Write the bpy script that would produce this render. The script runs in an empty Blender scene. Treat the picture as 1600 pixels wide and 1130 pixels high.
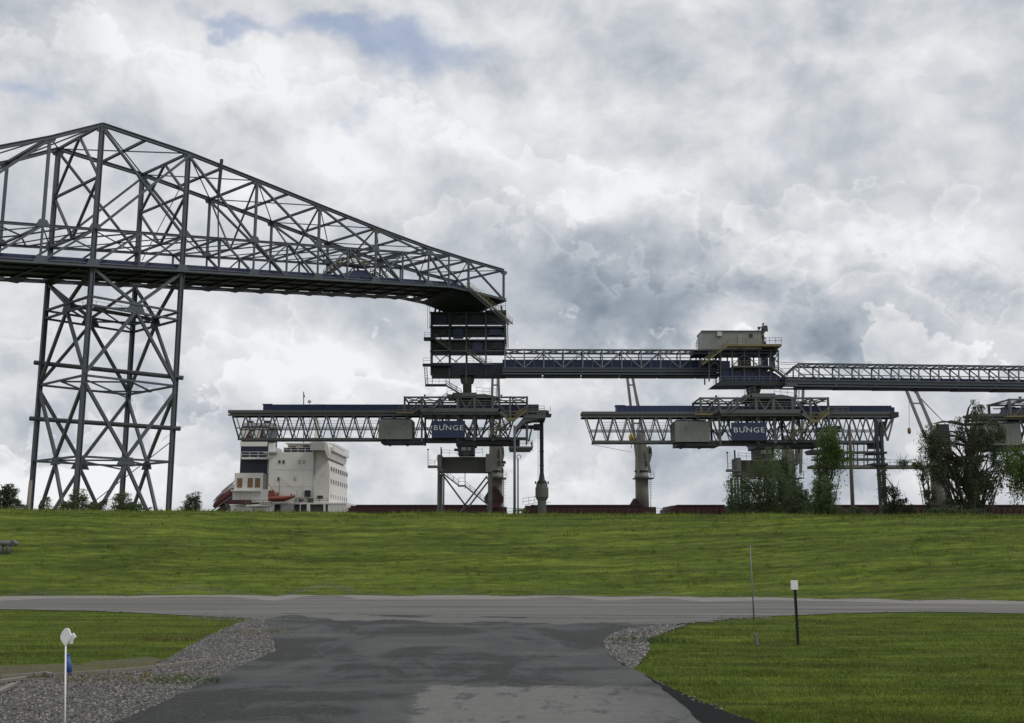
import bpy, math, random
import numpy as np
from mathutils import Vector
random.seed(7); rng = np.random.default_rng(11)
S = bpy.context.scene
COL = S.collection
# ------------------------------------------------------------------ camera
EYE = 2.0; FPX = 1600.0; PITCH = math.atan(275/1600)
cam = bpy.data.cameras.new('camera'); cam.lens = 36; cam.sensor_width = 36; cam.clip_end = 9000; cam.clip_start = .1
co = bpy.data.objects.new('camera', cam); COL.objects.link(co)
co.location = (0, 0, EYE); co.rotation_euler = (math.pi/2+PITCH, 0, 0); S.camera = co
S.view_settings.view_transform = 'Standard'; S.view_settings.look = 'None'
S.view_settings.gamma = 1; S.view_settings.exposure = 0
# ------------------------------------------------------------------ sight lines of the survey photo -> points of the place
cF = np.array([0, math.cos(PITCH), math.sin(PITCH)]); cU = np.array([0, -math.sin(PITCH), math.cos(PITCH)]); cR = np.array([1., 0, 0])
CAM = np.array([0, 0, EYE])
def ray(x, y): return cF*FPX+cR*(x-800)+cU*(565-y)
def atY(x, y, Y): d = ray(x, y); return CAM+d*Y/d[1]
def atZ(x, y, Z=0.): d = ray(x, y); return CAM+d*(Z-EYE)/d[2]
# ------------------------------------------------------------------ sky + sun
SUN_EL, SUN_AZ = math.radians(48), math.radians(112)     # azimuth from +Y clockwise
W = bpy.data.worlds.new('World'); S.world = W; W.use_nodes = True
nt = W.node_tree; nt.nodes.clear()
class G:
    """tiny node-graph helper"""
    def __init__(s, nt): s.nt = nt
    def n(s, t, **k):
        nd = s.nt.nodes.new(t)
        for a, b in k.items(): setattr(nd, a, b)
        return nd
    def put(s, sock, v):
        if isinstance(v, bpy.types.NodeSocket): s.nt.links.new(v, sock)
        elif v is not None: sock.default_value = v
    def m(s, op, a, b=None, c=None, clamp=False):
        nd = s.n('ShaderNodeMath', operation=op, use_clamp=clamp)
        s.put(nd.inputs[0], a); s.put(nd.inputs[1], b); s.put(nd.inputs[2], c); return nd.outputs[0]
    def v(s, op, a, b=None, sc=None):
        nd = s.n('ShaderNodeVectorMath', operation=op)
        s.put(nd.inputs[0], a); s.put(nd.inputs[1], b)
        if sc is not None: s.put(nd.inputs['Scale'], sc)
        return nd.outputs['Value'] if op in ('DOT_PRODUCT', 'LENGTH') else nd.outputs[0]
    def noise(s, vec, scale, detail=4, rough=.5, dist=0., col=False):
        nd = s.n('ShaderNodeTexNoise'); s.put(nd.inputs['Vector'], vec); s.put(nd.inputs['Scale'], scale)
        s.put(nd.inputs['Detail'], detail); s.put(nd.inputs['Roughness'], rough); s.put(nd.inputs['Distortion'], dist)
        return nd.outputs['Color' if col else 'Fac']
    def mix(s, f, a, b, blend='MIX'):
        nd = s.n('ShaderNodeMix', data_type='RGBA', blend_type=blend, clamp_factor=True)
        s.put(nd.inputs[0], f); s.put(nd.inputs[6], a); s.put(nd.inputs[7], b); return nd.outputs[2]
    def ramp(s, f, stops, interp='LINEAR'):
        nd = s.n('ShaderNodeValToRGB'); cr = nd.color_ramp; cr.interpolation = interp
        while len(cr.elements) < len(stops): cr.elements.new(.5)
        for e, (p, c) in zip(cr.elements, stops): e.position = p; e.color = c if len(c) == 4 else (*c, 1)
        s.put(nd.inputs[0], f); return nd.outputs[0]
    def rng(s, f, a, b, c=0., d=1., smooth=False):
        nd = s.n('ShaderNodeMapRange'); nd.interpolation_type = 'SMOOTHSTEP' if smooth else 'LINEAR'
        for i, v in enumerate((f, a, b, c, d)): s.put(nd.inputs[i], v)
        return nd.outputs[0]
def build_sky():
    g = G(nt)
    tc = g.n('ShaderNodeTexCoord').outputs['Generated']
    sky = g.n('ShaderNodeTexSky', sky_type='NISHITA', sun_disc=False, sun_elevation=SUN_EL, sun_rotation=SUN_AZ)
    sx = g.n('ShaderNodeSeparateXYZ'); g.put(sx.inputs[0], tc)
    X, Y, Z = sx.outputs
    Zp = g.m('MAXIMUM', Z, 0.)
    # cloud vector: direction squeezed so that clouds flatten towards the horizon
    ay = g.m('MAXIMUM', g.m('ABSOLUTE', Y), .12)
    u = g.m('DIVIDE', X, ay); w = g.m('DIVIDE', Zp, ay)
    cb = g.n('ShaderNodeCombineXYZ'); g.put(cb.inputs[0], X); g.put(cb.inputs[1], Y); g.put(cb.inputs[2], g.m('MULTIPLY', Zp, 1.22))
    p = cb.outputs[0]
    warp = g.v('SCALE', g.v('SUBTRACT', g.noise(p, 5.5, 5, .6, col=True), (.5, .5, .5)), sc=.30)
    sw = g.n('ShaderNodeSeparateXYZ'); g.put(sw.inputs[0], warp)
    u2 = g.m('ADD', u, sw.outputs[0]); w2 = g.m('ADD', w, g.m('MULTIPLY', sw.outputs[2], .8))
    def blob(px, py, ax, ay_, soft=1.):
        d = ray(px, py); u0, w0 = d[0]/d[1], d[2]/d[1]
        a = g.m('MULTIPLY', g.m('SUBTRACT', u2, float(u0)), float(1600/ax)); b = g.m('MULTIPLY', g.m('SUBTRACT', w2, float(w0)), float(1600/ay_))
        r = g.m('ADD', g.m('MULTIPLY', a, a), g.m('MULTIPLY', b, b))
        return g.m('EXPONENT', g.m('MULTIPLY', r, -1.))
    L = None
    for px, py, ax, ay_, amp in (
        (1180, 455, 240, 80, -.22), (950, 490, 190, 60, -.18), (1480, 480, 170, 70, -.17), (880, 405, 170, 60, -.07), (1280, 170, 150, 60, -.10),
        (1000, 120, 260, 45, -.11), (780, 90, 200, 50, -.07), (1400, 30, 170, 45, -.10), (600, 330, 140, 60, -.05),
        (500, 200, 300, 110, .13), (250, 110, 230, 60, .10), (1180, 345, 300, 38, .15), (1500, 400, 120, 40, .14), (720, 250, 220, 60, .09),
        (430, 290, 140, 60, .06), (1100, 555, 260, 25, .16), (600, 560, 180, 45, .10), (60, 640, 140, 40, -.20), (60, 730, 120, 45, .12), (980, 600, 90, 40, .08),
        (1300, 600, 160, 40, .10), (800, 700, 160, 40, -.05), (640, 720, 90, 30, .06), (1100, 700, 150, 60, -.12), (1350, 700, 150, 70, -.05), (300, 560, 130, 60, -.04),
        (900, 740, 160, 20, .09), (1120, 400, 110, 18, .10), (1120, 500, 35, 45, .12)):
        b = g.m('MULTIPLY', blob(px, py, ax, ay_), amp)
        L = b if L is None else g.m('ADD', L, b)
    Bl = None
    for px, py, ax, ay_, amp in ((480, 25, 120, 35, .85), (620, 45, 120, 45, .85), (330, 40, 70, 24, .8), (240, 20, 50, 20, .5), (15, 170, 70, 50, .8), (690, 100, 170, 50, .6), (560, 170, 60, 40, .4), (1250, 260, 60, 20, .4), (1130, 240, 90, 25, .35), (1500, 160, 80, 20, .35),
                                 (560, 480, 120, 30, .3), (30, 640, 90, 30, .4), (470, 700, 60, 60, .3)):
        b = g.m('MULTIPLY', blob(px, py, ax, ay_), amp)
        Bl = b if Bl is None else g.m('ADD', Bl, b)
    pw = g.v('ADD', p, g.v('SCALE', warp, sc=.20))
    n1 = g.noise(pw, 6.5, 5, .5); n2 = g.noise(pw, 21., 5, .6)
    bil = g.m('ADD', g.m('ABSOLUTE', g.m('SUBTRACT', n1, .5)), g.m('MULTIPLY', g.m('ABSOLUTE', g.m('SUBTRACT', n2, .5)), .34))
    ul = g.m('ADD', g.m('DIVIDE', u, 1.4), .5)
    # cloud banks: a lumpy upper edge, a bright rim under it fading into the shaded body
    def bank(pts, amp, k, rim, body, kb, crisp=.006):
        fc = g.n('ShaderNodeFloatCurve'); cv = fc.mapping.curves[0]
        P = []
        for px, py in pts: d = ray(px, py); P.append((float(d[0]/d[1])/1.4+.5, float(d[2]/d[1])))
        while len(cv.points) < len(P): cv.points.new(.5, .5)
        for q_, (a, b) in zip(cv.points, P): q_.location = (a, b)
        fc.mapping.update(); g.put(fc.inputs['Value'], ul)
        f = g.m('SUBTRACT', g.m('ADD', fc.outputs[0], g.m('MULTIPLY', g.m('SUBTRACT', bil, .09), amp)), w)   # >0 inside the cloud
        ins = g.rng(f, 0., crisp, 0., 1., True); fp = g.m('MAXIMUM', f, 0.)
        a = g.m('MULTIPLY', g.m('EXPONENT', g.m('MULTIPLY', fp, -1./k)), rim)
        b = g.m('MULTIPLY', g.m('EXPONENT', g.m('MULTIPLY', fp, -1./kb)), body)
        return g.m('MULTIPLY', ins, g.m('ADD', a, b))
    for bk in ((((-100, 60), (150, 20), (300, 60), (480, 90), (640, 120), (780, 185), (930, 240), (1060, 310), (1180, 335), (1300, 325), (1420, 345), (1560, 372), (1700, 400)), .50, .048, .24, -.12, .20, .012),
               (((-100, 560), (200, 520), (500, 470), (760, 300), (900, 350), (1010, 430), (1130, 405), (1260, 425), (1400, 400), (1500, 440), (1700, 470)), .46, .030, .23, -.09, .09, .010),
               (((-100, 650), (60, 680), (160, 660), (330, 600), (520, 565), (700, 600), (830, 560), (900, 535), (1020, 548), (1120, 530), (1300, 548), (1450, 540), (1700, 520)), .45, .034, .28, -.07, .09, .009),
               (((-100, 740), (60, 700), (150, 700), (300, 735), (560, 670), (640, 690), (760, 745), (900, 700), (1000, 640), (1100, 690), (1250, 720), (1700, 690)), .38, .026, .18, -.04, .07, .012)):
        L = g.m('ADD', L, bank(*bk))
    r0 = g.m('SUBTRACT', n1, g.noise(g.v('ADD', pw, (.03, 0, .05)), 6.5, 5, .5))
    base = g.noise(p, 2.6, 5, .5); wisp = g.noise(pw, 11., 5, .62)
    L = g.m('ADD', L, g.m('MULTIPLY', r0, g.rng(base, .35, .6, .45, 1.05)))
    L = g.m('ADD', L, g.m('MULTIPLY', g.m('SUBTRACT', n2, g.noise(g.v('ADD', pw, (.01, 0, .017)), 21., 4, .6)), .30))
    L = g.m('ADD', L, g.m('MULTIPLY', g.m('SUBTRACT', base, .5), .22)); L = g.m('ADD', L, g.m('MULTIPLY', g.m('SUBTRACT', wisp, .5), .10))
    # bright overcast zenith, calmer horizon
    L = g.m('ADD', L, g.rng(Z, .50, 1., .69, 1.0))
    L = g.m('MINIMUM', g.m('MAXIMUM', L, .20), g.rng(Z, .5, 1., .90, 1.2))
    tint = g.ramp(L, ((.25, (.80, .98, 1.20)), (.5, (.905, .985, 1.085)), (.72, (.975, .995, 1.03)), (1, (1, 1, 1))))
    cb2 = g.n('ShaderNodeCombineXYZ'); [g.put(cb2.inputs[i], L) for i in range(3)]
    cloud = g.mix(1., cb2.outputs[0], tint, 'MULTIPLY')
    cloud = g.v('SCALE', cloud, sc=10.)
    thin = g.rng(g.m('ADD', Bl, g.m('MULTIPLY', g.m('SUBTRACT', wisp, .5), 1.1)), .22, 1.0, 0., .62, True)
    blue = g.mix(.5, g.v('SCALE', sky.outputs[0], sc=1.1), (3.4, 4.6, 7.2, 1))
    c = g.mix(thin, cloud, blue)
    bg = g.n('ShaderNodeBackground'); g.put(bg.inputs[0], c); bg.inputs[1].default_value = .1
    out = g.n('ShaderNodeOutputWorld'); nt.links.new(bg.outputs[0], out.inputs[0])
build_sky()
W.cycles.sampling_method = 'MANUAL'; W.cycles.sample_map_resolution = 512
sl = bpy.data.lights.new('sun', 'SUN'); sl.energy = 1.3; sl.angle = math.radians(14); sl.color = (1, .96, .9)
so = bpy.data.objects.new('sun', sl); COL.objects.link(so)
sd = Vector((math.sin(SUN_AZ)*math.cos(SUN_EL), math.cos(SUN_AZ)*math.cos(SUN_EL), math.sin(SUN_EL)))
so.rotation_euler = sd.to_track_quat('Z', 'Y').to_euler(); so.location = (50, -20, 80)

# ------------------------------------------------------------------ materials
def mat(name, col, rough=.6, metal=0., var=.25, scale=.6, col2=None, f2=.5, scale2=.25, streak=None, bump=0., bscale=30.):
    """painted/weathered surface: tone noise + patches of a second colour + optional vertical streaks"""
    m = bpy.data.materials.new(name); m.use_nodes = True; t = m.node_tree; g = G(t)
    b = t.nodes['Principled BSDF']; b.inputs['Roughness'].default_value = rough; b.inputs['Metallic'].default_value = metal
    P = g.n('ShaderNodeTexCoord').outputs['Object']
    n = g.noise(P, scale, 6, .65)
    c = g.mix(n, tuple(x*(1-var) for x in col)+(1,), tuple(min(1, x*(1+var)) for x in col)+(1,))
    if col2:
        c = g.mix(g.rng(g.noise(P, scale2, 8, .7), f2, f2+.12, 0, .85), c, (*col2, 1))
    if streak:
        mp = g.n('ShaderNodeMapping'); g.put(mp.inputs[0], P); mp.inputs['Scale'].default_value = (1.6, 1.6, .12)
        c = g.mix(g.rng(g.noise(mp.outputs[0], 1., 6, .7), .55, .72, 0, .7), c, (*streak, 1))
    g.put(b.inputs['Base Color'], c)
    if bump:
        bn = g.n('ShaderNodeBump'); bn.inputs['Strength'].default_value = bump; bn.inputs['Distance'].default_value = .02
        g.put(bn.inputs['Height'], g.noise(P, bscale, 6, .7)); g.put(b.inputs['Normal'], bn.outputs[0])
    return m
M = {}
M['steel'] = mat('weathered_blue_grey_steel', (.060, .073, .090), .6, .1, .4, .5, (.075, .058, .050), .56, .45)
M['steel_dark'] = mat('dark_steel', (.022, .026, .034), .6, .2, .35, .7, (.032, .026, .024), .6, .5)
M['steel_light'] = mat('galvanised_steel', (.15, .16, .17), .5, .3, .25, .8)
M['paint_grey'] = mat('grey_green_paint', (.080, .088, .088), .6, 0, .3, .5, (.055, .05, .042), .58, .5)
M['navy'] = mat('navy_sheet_metal', (.014, .025, .080), .5, .1, .3, .35, (.03, .036, .06), .58, .4)
M['yellow'] = mat('worn_yellow_paint', (.17, .14, .06), .6, 0, .3, .8, (.08, .07, .05), .52, .9)
M['concrete'] = mat('grey_concrete', (.115, .116, .105), .85, 0, .18, .6, (.12, .12, .11), .56, .3, streak=(.10, .10, .09))
M['cement'] = mat('cement_panel', (.175, .178, .172), .85, 0, .12, .5, (.13, .13, .125), .54, .25, streak=(.095, .095, .09))
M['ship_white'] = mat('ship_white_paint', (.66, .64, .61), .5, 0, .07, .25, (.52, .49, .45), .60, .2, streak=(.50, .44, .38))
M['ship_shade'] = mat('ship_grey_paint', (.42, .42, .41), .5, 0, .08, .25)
M['ship_red'] = mat('oxide_red_paint', (.055, .015, .018), .6, 0, .35, .3, (.05, .02, .02), .55, .3)
M['funnel_blue'] = mat('funnel_navy_paint', (.007, .012, .032), .45, 0, .2, .3)
M['crane_beige'] = mat('crane_beige_paint', (.165, .163, .148), .6, 0, .12, .3, (.15, .14, .12), .58, .3, streak=(.17, .14, .11))
M['orange'] = mat('lifeboat_orange', (.19, .045, .028), .4, 0, .15, .6)
M['rust'] = mat('rusty_panel', (.20, .12, .065), .8, 0, .3, 1.2)
M['glass'] = mat('dark_glass', (.02, .025, .03), .15, 0, .1)
M['shed'] = mat('shed_sheet_grey', (.23, .235, .225), .6, 0, .1, .4, (.22, .22, .2), .6, .3)
M['green_dk'] = mat('dark_green_paint', (.02, .035, .03), .5, 0, .3)
M['white_plastic'] = mat('white_plastic', (.72, .73, .72), .4, 0, .05)
M['blue_plastic'] = mat('blue_plastic', (.02, .06, .24), .45, 0, .1)
M['black_paint'] = mat('black_green_paint', (.012, .02, .016), .5, 0, .2)
M['wood'] = mat('old_timber', (.17, .155, .135), .9, 0, .25, 3.)
M['pole_wood'] = mat('utility_pole_wood', (.05, .042, .036), .9, 0, .3, 1.)
M['bark'] = mat('bark', (.045, .038, .03), .95, 0, .35, 2.)
M['white_letters'] = mat('white_letters', (.62, .64, .66), .6, 0, .05)
M['cloth_dark'] = mat('dark_blue_workwear', (.02, .035, .07), .9, 0, .2)
def leafmat(name, c1, c2, scale=.8):
    m = bpy.data.materials.new(name); m.use_nodes = True; t = m.node_tree; g = G(t)
    b = t.nodes['Principled BSDF']; b.inputs['Roughness'].default_value = .6
    P = g.n('ShaderNodeTexCoord').outputs['Object']
    r = g.n('ShaderNodeNewGeometry').outputs['Random Per Island']
    c = g.mix(g.m('ADD', g.m('MULTIPLY', r, .6), g.m('MULTIPLY', g.noise(P, scale, 4), .45)), (*c1, 1), (*c2, 1))
    g.put(b.inputs['Base Color'], c)
    tr = g.n('ShaderNodeBsdfTranslucent'); g.put(tr.inputs[0], c)
    ms = g.n('ShaderNodeMixShader'); ms.inputs[0].default_value = .5
    t.links.new(b.outputs[0], ms.inputs[1]); t.links.new(tr.outputs[0], ms.inputs[2]); t.links.new(ms.outputs[0], t.nodes['Material Output'].inputs[0])
    return m
M['leaf_dark'] = leafmat('leaf_dark', (.032, .050, .024), (.078, .110, .050))
M['leaf_mid'] = leafmat('leaf_mid', (.045, .076, .030), (.11, .155, .065))
M['leaf_light'] = leafmat('leaf_light', (.05, .085, .02), (.11, .17, .04))
def grassmat(name, blades=False, lawn=False):
    m = bpy.data.materials.new(name); m.use_nodes = True; t = m.node_tree; g = G(t)
    b = t.nodes['Principled BSDF']; b.inputs['Roughness'].default_value = .85; b.inputs['Specular IOR Level'].default_value = .04
    P = g.n('ShaderNodeTexCoord').outputs['Object']
    mp = g.n('ShaderNodeMapping'); g.put(mp.inputs[0], P); mp.inputs['Scale'].default_value = (.10, 1., 1.); mp.inputs['Rotation'].default_value = (0, 0, .015)
    st = g.m('ADD', g.m('MULTIPLY', g.noise(mp.outputs[0], 1.6, 7, .62), .5), g.m('MULTIPLY', g.noise(g.v('MULTIPLY', mp.outputs[0], (2.6, 1., 1.)), 4.4, 8, .72), .5))   # mowing bands along the levee
    n2 = g.noise(P, .35, 6, .6); n3 = g.noise(P, 9., 5, .7)
    c = g.ramp(st, ((.39, (.034, .048, .014)), (.46, (.066, .090, .018)), (.52, (.110, .148, .025)), (.60, (.185, .232, .038))))
    c = g.mix(g.rng(n2, .35, .7, 0, .5), c, (.080, .125, .020, 1))
    c = g.mix(g.rng(g.noise(P, .9, 7, .7), .52, .72, 0, .6), c, (.105, .112, .042, 1))
    c = g.mix(g.rng(g.noise(P, 2.6, 6, .75), .56, .68, 0, .6), c, (.040, .056, .016, 1))
    c = g.mix(g.rng(g.noise(mp.outputs[0], 5.3, 6, .7), .58, .70, 0, .6), c, (.060, .052, .026, 1))
    c = g.mix(g.rng(n3, .3, .75, 0, .22), c, (.03, .048, .010, 1))
    c = g.mix(g.rng(g.noise(P, 1.1, 8, .8), .63, .70, 0, .55), c, (.12, .105, .055, 1))
    if blades:
        r = g.n('ShaderNodeNewGeometry').outputs['Random Per Island']
        c = g.v('SCALE', c, sc=1.35)
        c = g.mix(g.rng(r, .0, 1., 0., .4), c, (.095, .125, .03, 1))
        c = g.mix(g.rng(r, .93, .94, 0., .6), c, (.18, .16, .07, 1))
    g.put(b.inputs['Base Color'], c)
    if not blades:
        bn = g.n('ShaderNodeBump'); bn.inputs['Strength'].default_value = .9; bn.inputs['Distance'].default_value = .12
        g.put(bn.inputs['Height'], g.m('ADD', g.m('MULTIPLY', st, .7), n3)); g.put(b.inputs['Normal'], bn.outputs[0])
    return m
M['grass'] = grassmat('grass_ground'); M['grass_blade'] = grassmat('grass_blades', True)
def groundmat(name, kind):
    m = bpy.data.materials.new(name); m.use_nodes = True; t = m.node_tree; g = G(t)
    b = t.nodes['Principled BSDF']; b.inputs['Roughness'].default_value = .9
    P = g.n('ShaderNodeTexCoord').outputs['Object']
    def mapped(s, r=0.):
        mp = g.n('ShaderNodeMapping'); g.put(mp.inputs[0], P); mp.inputs['Scale'].default_value = s; mp.inputs['Rotation'].default_value = (0, 0, r); return mp.outputs[0]
    fine = g.noise(P, 60., 4, .7); mid = g.noise(P, 6., 6, .65)
    if kind == 'road':                                        # gravel-dusted old road: tracks run along it
        st = g.noise(mapped((.06, 1.6, 1), .1), 1.3, 7, .6)
        c = g.ramp(st, ((.34, (.045, .044, .042)), (.44, (.085, .084, .079)), (.54, (.125, .123, .115)), (.66, (.18, .175, .165))))
        c = g.mix(g.rng(g.noise(P, 25., 3, .8), .4, .7, 0, .4), c, (.10, .095, .085, 1)); bs = .8
    elif kind == 'asphalt':
        st = g.m('ADD', g.m('MULTIPLY', g.noise(mapped((.42, .30, 1), .3), 1.1, 9, .68, .8), .75), g.m('MULTIPLY', g.noise(mapped((.15, 1.2, 1)), 1.2, 6, .6), .25))
        c = g.ramp(st, ((.42, (.008, .009, .010)), (.475, (.012, .013, .014)), (.495, (.030, .034, .036)), (.55, (.046, .051, .052)), (.66, (.085, .090, .087))))
        c = g.mix(g.rng(g.noise(mapped((.8, 3.5, 1), .05), 1.7, 7, .75), .58, .68, 0, .55), c, (.085, .088, .084, 1))
        sp = g.n('ShaderNodeSeparateXYZ'); g.put(sp.inputs[0], P)   # the old, worn surface showing in the near middle of the drive
        e1 = g.m('MULTIPLY', g.m('SUBTRACT', g.noise(P, 1.6, 9, .72), .5), 1.5); e2 = g.m('MULTIPLY', g.m('SUBTRACT', g.noise(P, 2.3, 9, .74, .3), .5), 1.1)
        mk = g.m('MULTIPLY', g.rng(g.m('ADD', sp.outputs[1], e1), 14.3, 14.55, 1, 0), g.rng(g.m('ADD', sp.outputs[0], e2), -1.2, -1.1, 0, 1))
        mk = g.m('MULTIPLY', mk, g.rng(g.m('ADD', sp.outputs[0], e2), .9, 2.7, 1, 0))
        old = g.mix(g.noise(P, 5., 8, .75), (.065, .066, .063, 1), (.185, .186, .176, 1))
        old = g.mix(g.rng(g.noise(mapped((1.4, .6, 1)), 1.5, 9, .75), .54, .60, 0, .8), old, (.030, .032, .033, 1))
        c = g.mix(mk, c, old)
        c = g.mix(g.rng(g.noise(P, 38., 3, .8), .52, .66, 0, .5), c, (.13, .13, .125, 1))
        c = g.mix(g.rng(fine, .45, .75, 0, .35), c, (.070, .070, .067, 1)); b.inputs['Specular IOR Level'].default_value = .25
        c = g.mix(g.rng(g.noise(P, 16., 2, .5), .72, .76, 0, .5), c, (.12, .12, .115, 1)); b.inputs['Roughness'].default_value = .72; bs = .5
    elif kind == 'patch':
        b.inputs['Specular IOR Level'].default_value = .25; c = g.mix(g.noise(P, 2.2, 8, .75), (.060, .061, .058, 1), (.125, .127, .12, 1))
        c = g.mix(g.rng(g.noise(mapped((.5, 1.2, 1)), 1.6, 8, .7), .56, .66, 0, .75), c, (.035, .037, .038, 1))
        c = g.mix(g.rng(g.noise(P, 34., 3, .8), .5, .68, 0, .7), c, (.19, .19, .18, 1)); c = g.mix(g.rng(g.noise(P, 45., 3, .8), .52, .68, 0, .7), c, (.04, .04, .04, 1)); bs = .9
    elif kind == 'tar':
        c = g.mix(mid, (.003, .0035, .004, 1), (.008, .009, .010, 1)); b.inputs['Specular IOR Level'].default_value = .15; bs = .4
    elif kind == 'shoulder':
        c = g.mix(g.noise(P, 3., 8, .75), (.11, .105, .095, 1), (.24, .23, .21, 1)); c = g.mix(g.rng(g.noise(P, 30., 3, .8), .5, .65, 0, .6), c, (.30, .29, .27, 1)); bs = .9
    elif kind == 'dirt':
        c = g.mix(mid, (.045, .043, .038, 1), (.10, .096, .088, 1)); c = g.mix(g.rng(g.noise(P, 1.3, 6, .6), .45, .6, 0, .6), c, (.075, .075, .05, 1)); bs = .9
    elif kind == 'stone':
        r = g.n('ShaderNodeNewGeometry').outputs['Random Per Island']
        c = g.ramp(r, ((0, (.055, .054, .051)), (.5, (.105, .103, .098)), (.82, (.160, .157, .150)), (1, (.26, .255, .245)))); bs = .3
    else:                                                     # dry verge
        c = g.mix(g.noise(P, 4., 8, .75), (.028, .034, .010, 1), (.110, .095, .045, 1)); bs = .9
    g.put(b.inputs['Base Color'], c)
    bn = g.n('ShaderNodeBump'); bn.inputs['Strength'].default_value = bs; bn.inputs['Distance'].default_value = .02
    g.put(bn.inputs['Height'], g.m('ADD', fine, mid)); g.put(b.inputs['Normal'], bn.outputs[0])
    return m
for k in ('shoulder', 'road', 'asphalt', 'patch', 'tar', 'dirt', 'stone', 'verge'): M['g_'+k] = groundmat('ground_'+k, k)

# ------------------------------------------------------------------ mesh helpers
ORG = {}
def org(o):
    return ORG.get(o.name, np.zeros(3)) if o is not None else np.zeros(3)
def props(o, label=None, cat=None, group=None, kind=None, category=None):
    cat = cat or category
    if label: o['label'] = label
    if cat: o['category'] = cat
    if group: o['group'] = group
    if kind: o['kind'] = kind
    return o
def thing(name, base, label, cat, group=None):
    o = bpy.data.objects.new(name, None); COL.objects.link(o); o.empty_display_size = .5
    o.location = tuple(float(v) for v in base); ORG[o.name] = np.array(base, float)
    return props(o, label, cat, group)
class MB:
    def __init__(s): s.v = []; s.f = []; s.smooth = False
    def add(s, vs, fs):
        k = len(s.v); s.v += [tuple(map(float, p)) for p in vs]; s.f += [tuple(i+k for i in f) for f in fs]; return s
    def box(s, a, b):
        x0, y0, z0 = np.minimum(a, b); x1, y1, z1 = np.maximum(a, b)
        return s.add([(x0,y0,z0),(x1,y0,z0),(x1,y1,z0),(x0,y1,z0),(x0,y0,z1),(x1,y0,z1),(x1,y1,z1),(x0,y1,z1)],
              [(0,3,2,1),(4,5,6,7),(0,1,5,4),(1,2,6,5),(2,3,7,6),(3,0,4,7)])
    def beam(s, a, b, w, h=None, up=(0, 0, 1)):
        a = np.array(a, float); b = np.array(b, float); h = h or w; d = b-a; L = np.linalg.norm(d)
        if L < 1e-6: return s
        d /= L; up = np.array(up, float)
        if abs(d@up) > .97: up = np.array([0, 1., 0]) if abs(d[1]) < .9 else np.array([1., 0, 0])
        r = np.cross(d, up); r /= np.linalg.norm(r); u = np.cross(r, d)
        vs = [p+r*sx*w/2+u*sz*h/2 for p in (a, b) for sx, sz in ((-1,-1),(1,-1),(1,1),(-1,1))]
        return s.add(vs, [(0,1,2,3),(7,6,5,4),(0,4,5,1),(1,5,6,2),(2,6,7,3),(3,7,4,0)])
    def ibeam(s, a, b, w, h, up=(0, 0, 1)):
        """web + two flanges"""
        a = np.array(a, float); b = np.array(b, float); d = b-a; d = d/np.linalg.norm(d); up = np.array(up, float)
        if abs(d@up) > .97: up = np.array([0, 1., 0])
        r = np.cross(d, up); r /= np.linalg.norm(r); u = np.cross(r, d); t = h*.16
        s.beam(a, b, w*.3, h-2*t, up); s.beam(a+u*(h-t)/2, b+u*(h-t)/2, w, t, up); s.beam(a-u*(h-t)/2, b-u*(h-t)/2, w, t, up); return s
    def cyl(s, a, b, r0, r1=None, n=12, cap=True):
        a = np.array(a, float); b = np.array(b, float); r1 = r0 if r1 is None else r1; d = b-a; d /= (np.linalg.norm(d)+1e-9)
        up = np.array([0, 0, 1.]) if abs(d[2]) < .9 else np.array([1., 0, 0]); x = np.cross(d, up); x /= np.linalg.norm(x); y = np.cross(d, x)
        vs = []
        for p, r in ((a, r0), (b, r1)):
            for i in range(n):
                t = 2*math.pi*i/n; vs.append(p+x*r*math.cos(t)+y*r*math.sin(t))
        fs = [(i, (i+1) % n, n+(i+1) % n, n+i) for i in range(n)]
        if cap: fs += [tuple(range(n))[::-1], tuple(range(n, 2*n))]
        return s.add(vs, fs)
    def path(s, pts, r, n=8):
        for a, b in zip(pts, pts[1:]): s.cyl(a, b, r, r, n)
        return s
    def prism(s, poly, d):
        """poly: 3D points of a planar outline, d: extrusion vector"""
        n = len(poly); d = np.array(d, float); vs = [np.array(p, float) for p in poly]; vs += [p+d for p in vs]
        fs = [tuple(range(n)), tuple(range(2*n-1, n-1, -1))]+[(i, n+i, n+(i+1) % n, (i+1) % n) for i in range(n)]
        return s.add(vs, fs)
    def lathe(s, c, prof, n=20):
        c = np.array(c, float); vs = []
        for r, z in prof:
            for i in range(n): t = 2*math.pi*i/n; vs.append(c+np.array([r*math.cos(t), r*math.sin(t), z]))
        fs = [(j*n+i, j*n+(i+1) % n, (j+1)*n+(i+1) % n, (j+1)*n+i) for j in range(len(prof)-1) for i in range(n)]
        fs += [tuple(range(n))[::-1], tuple(range((len(prof)-1)*n, len(prof)*n))]
        return s.add(vs, fs)
    def rail(s, pts, h=1.1, post=1.8, r=.035, bars=2):
        """hand rail along a polyline"""
        pts = [np.array(p, float) for p in pts]; up = np.array([0, 0, h])
        for a, b in zip(pts, pts[1:]):
            for k in range(bars): s.beam(a+up*(k+1)/bars, b+up*(k+1)/bars, r*1.6)
            n = max(1, int(np.linalg.norm(b-a)/post))
            for i in range(n+1): q = a+(b-a)*i/n; s.beam(q, q+up, r*1.6)
        return s
    def build(s, name, m, parent=None, smooth=False, **pk):
        me = bpy.data.meshes.new(name); o3 = org(parent)
        me.from_pydata([(x-o3[0], y-o3[1], z-o3[2]) for x, y, z in s.v], [], s.f); me.materials.append(M[m] if isinstance(m, str) else m)
        if smooth: me.polygons.foreach_set('use_smooth', [True]*len(me.polygons))
        me.validate(); me.update()
        ob = bpy.data.objects.new(name, me); COL.objects.link(ob)
        if parent is not None: ob.parent = parent; ORG[ob.name] = o3
        if pk: props(ob, **pk)
        return ob
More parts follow.
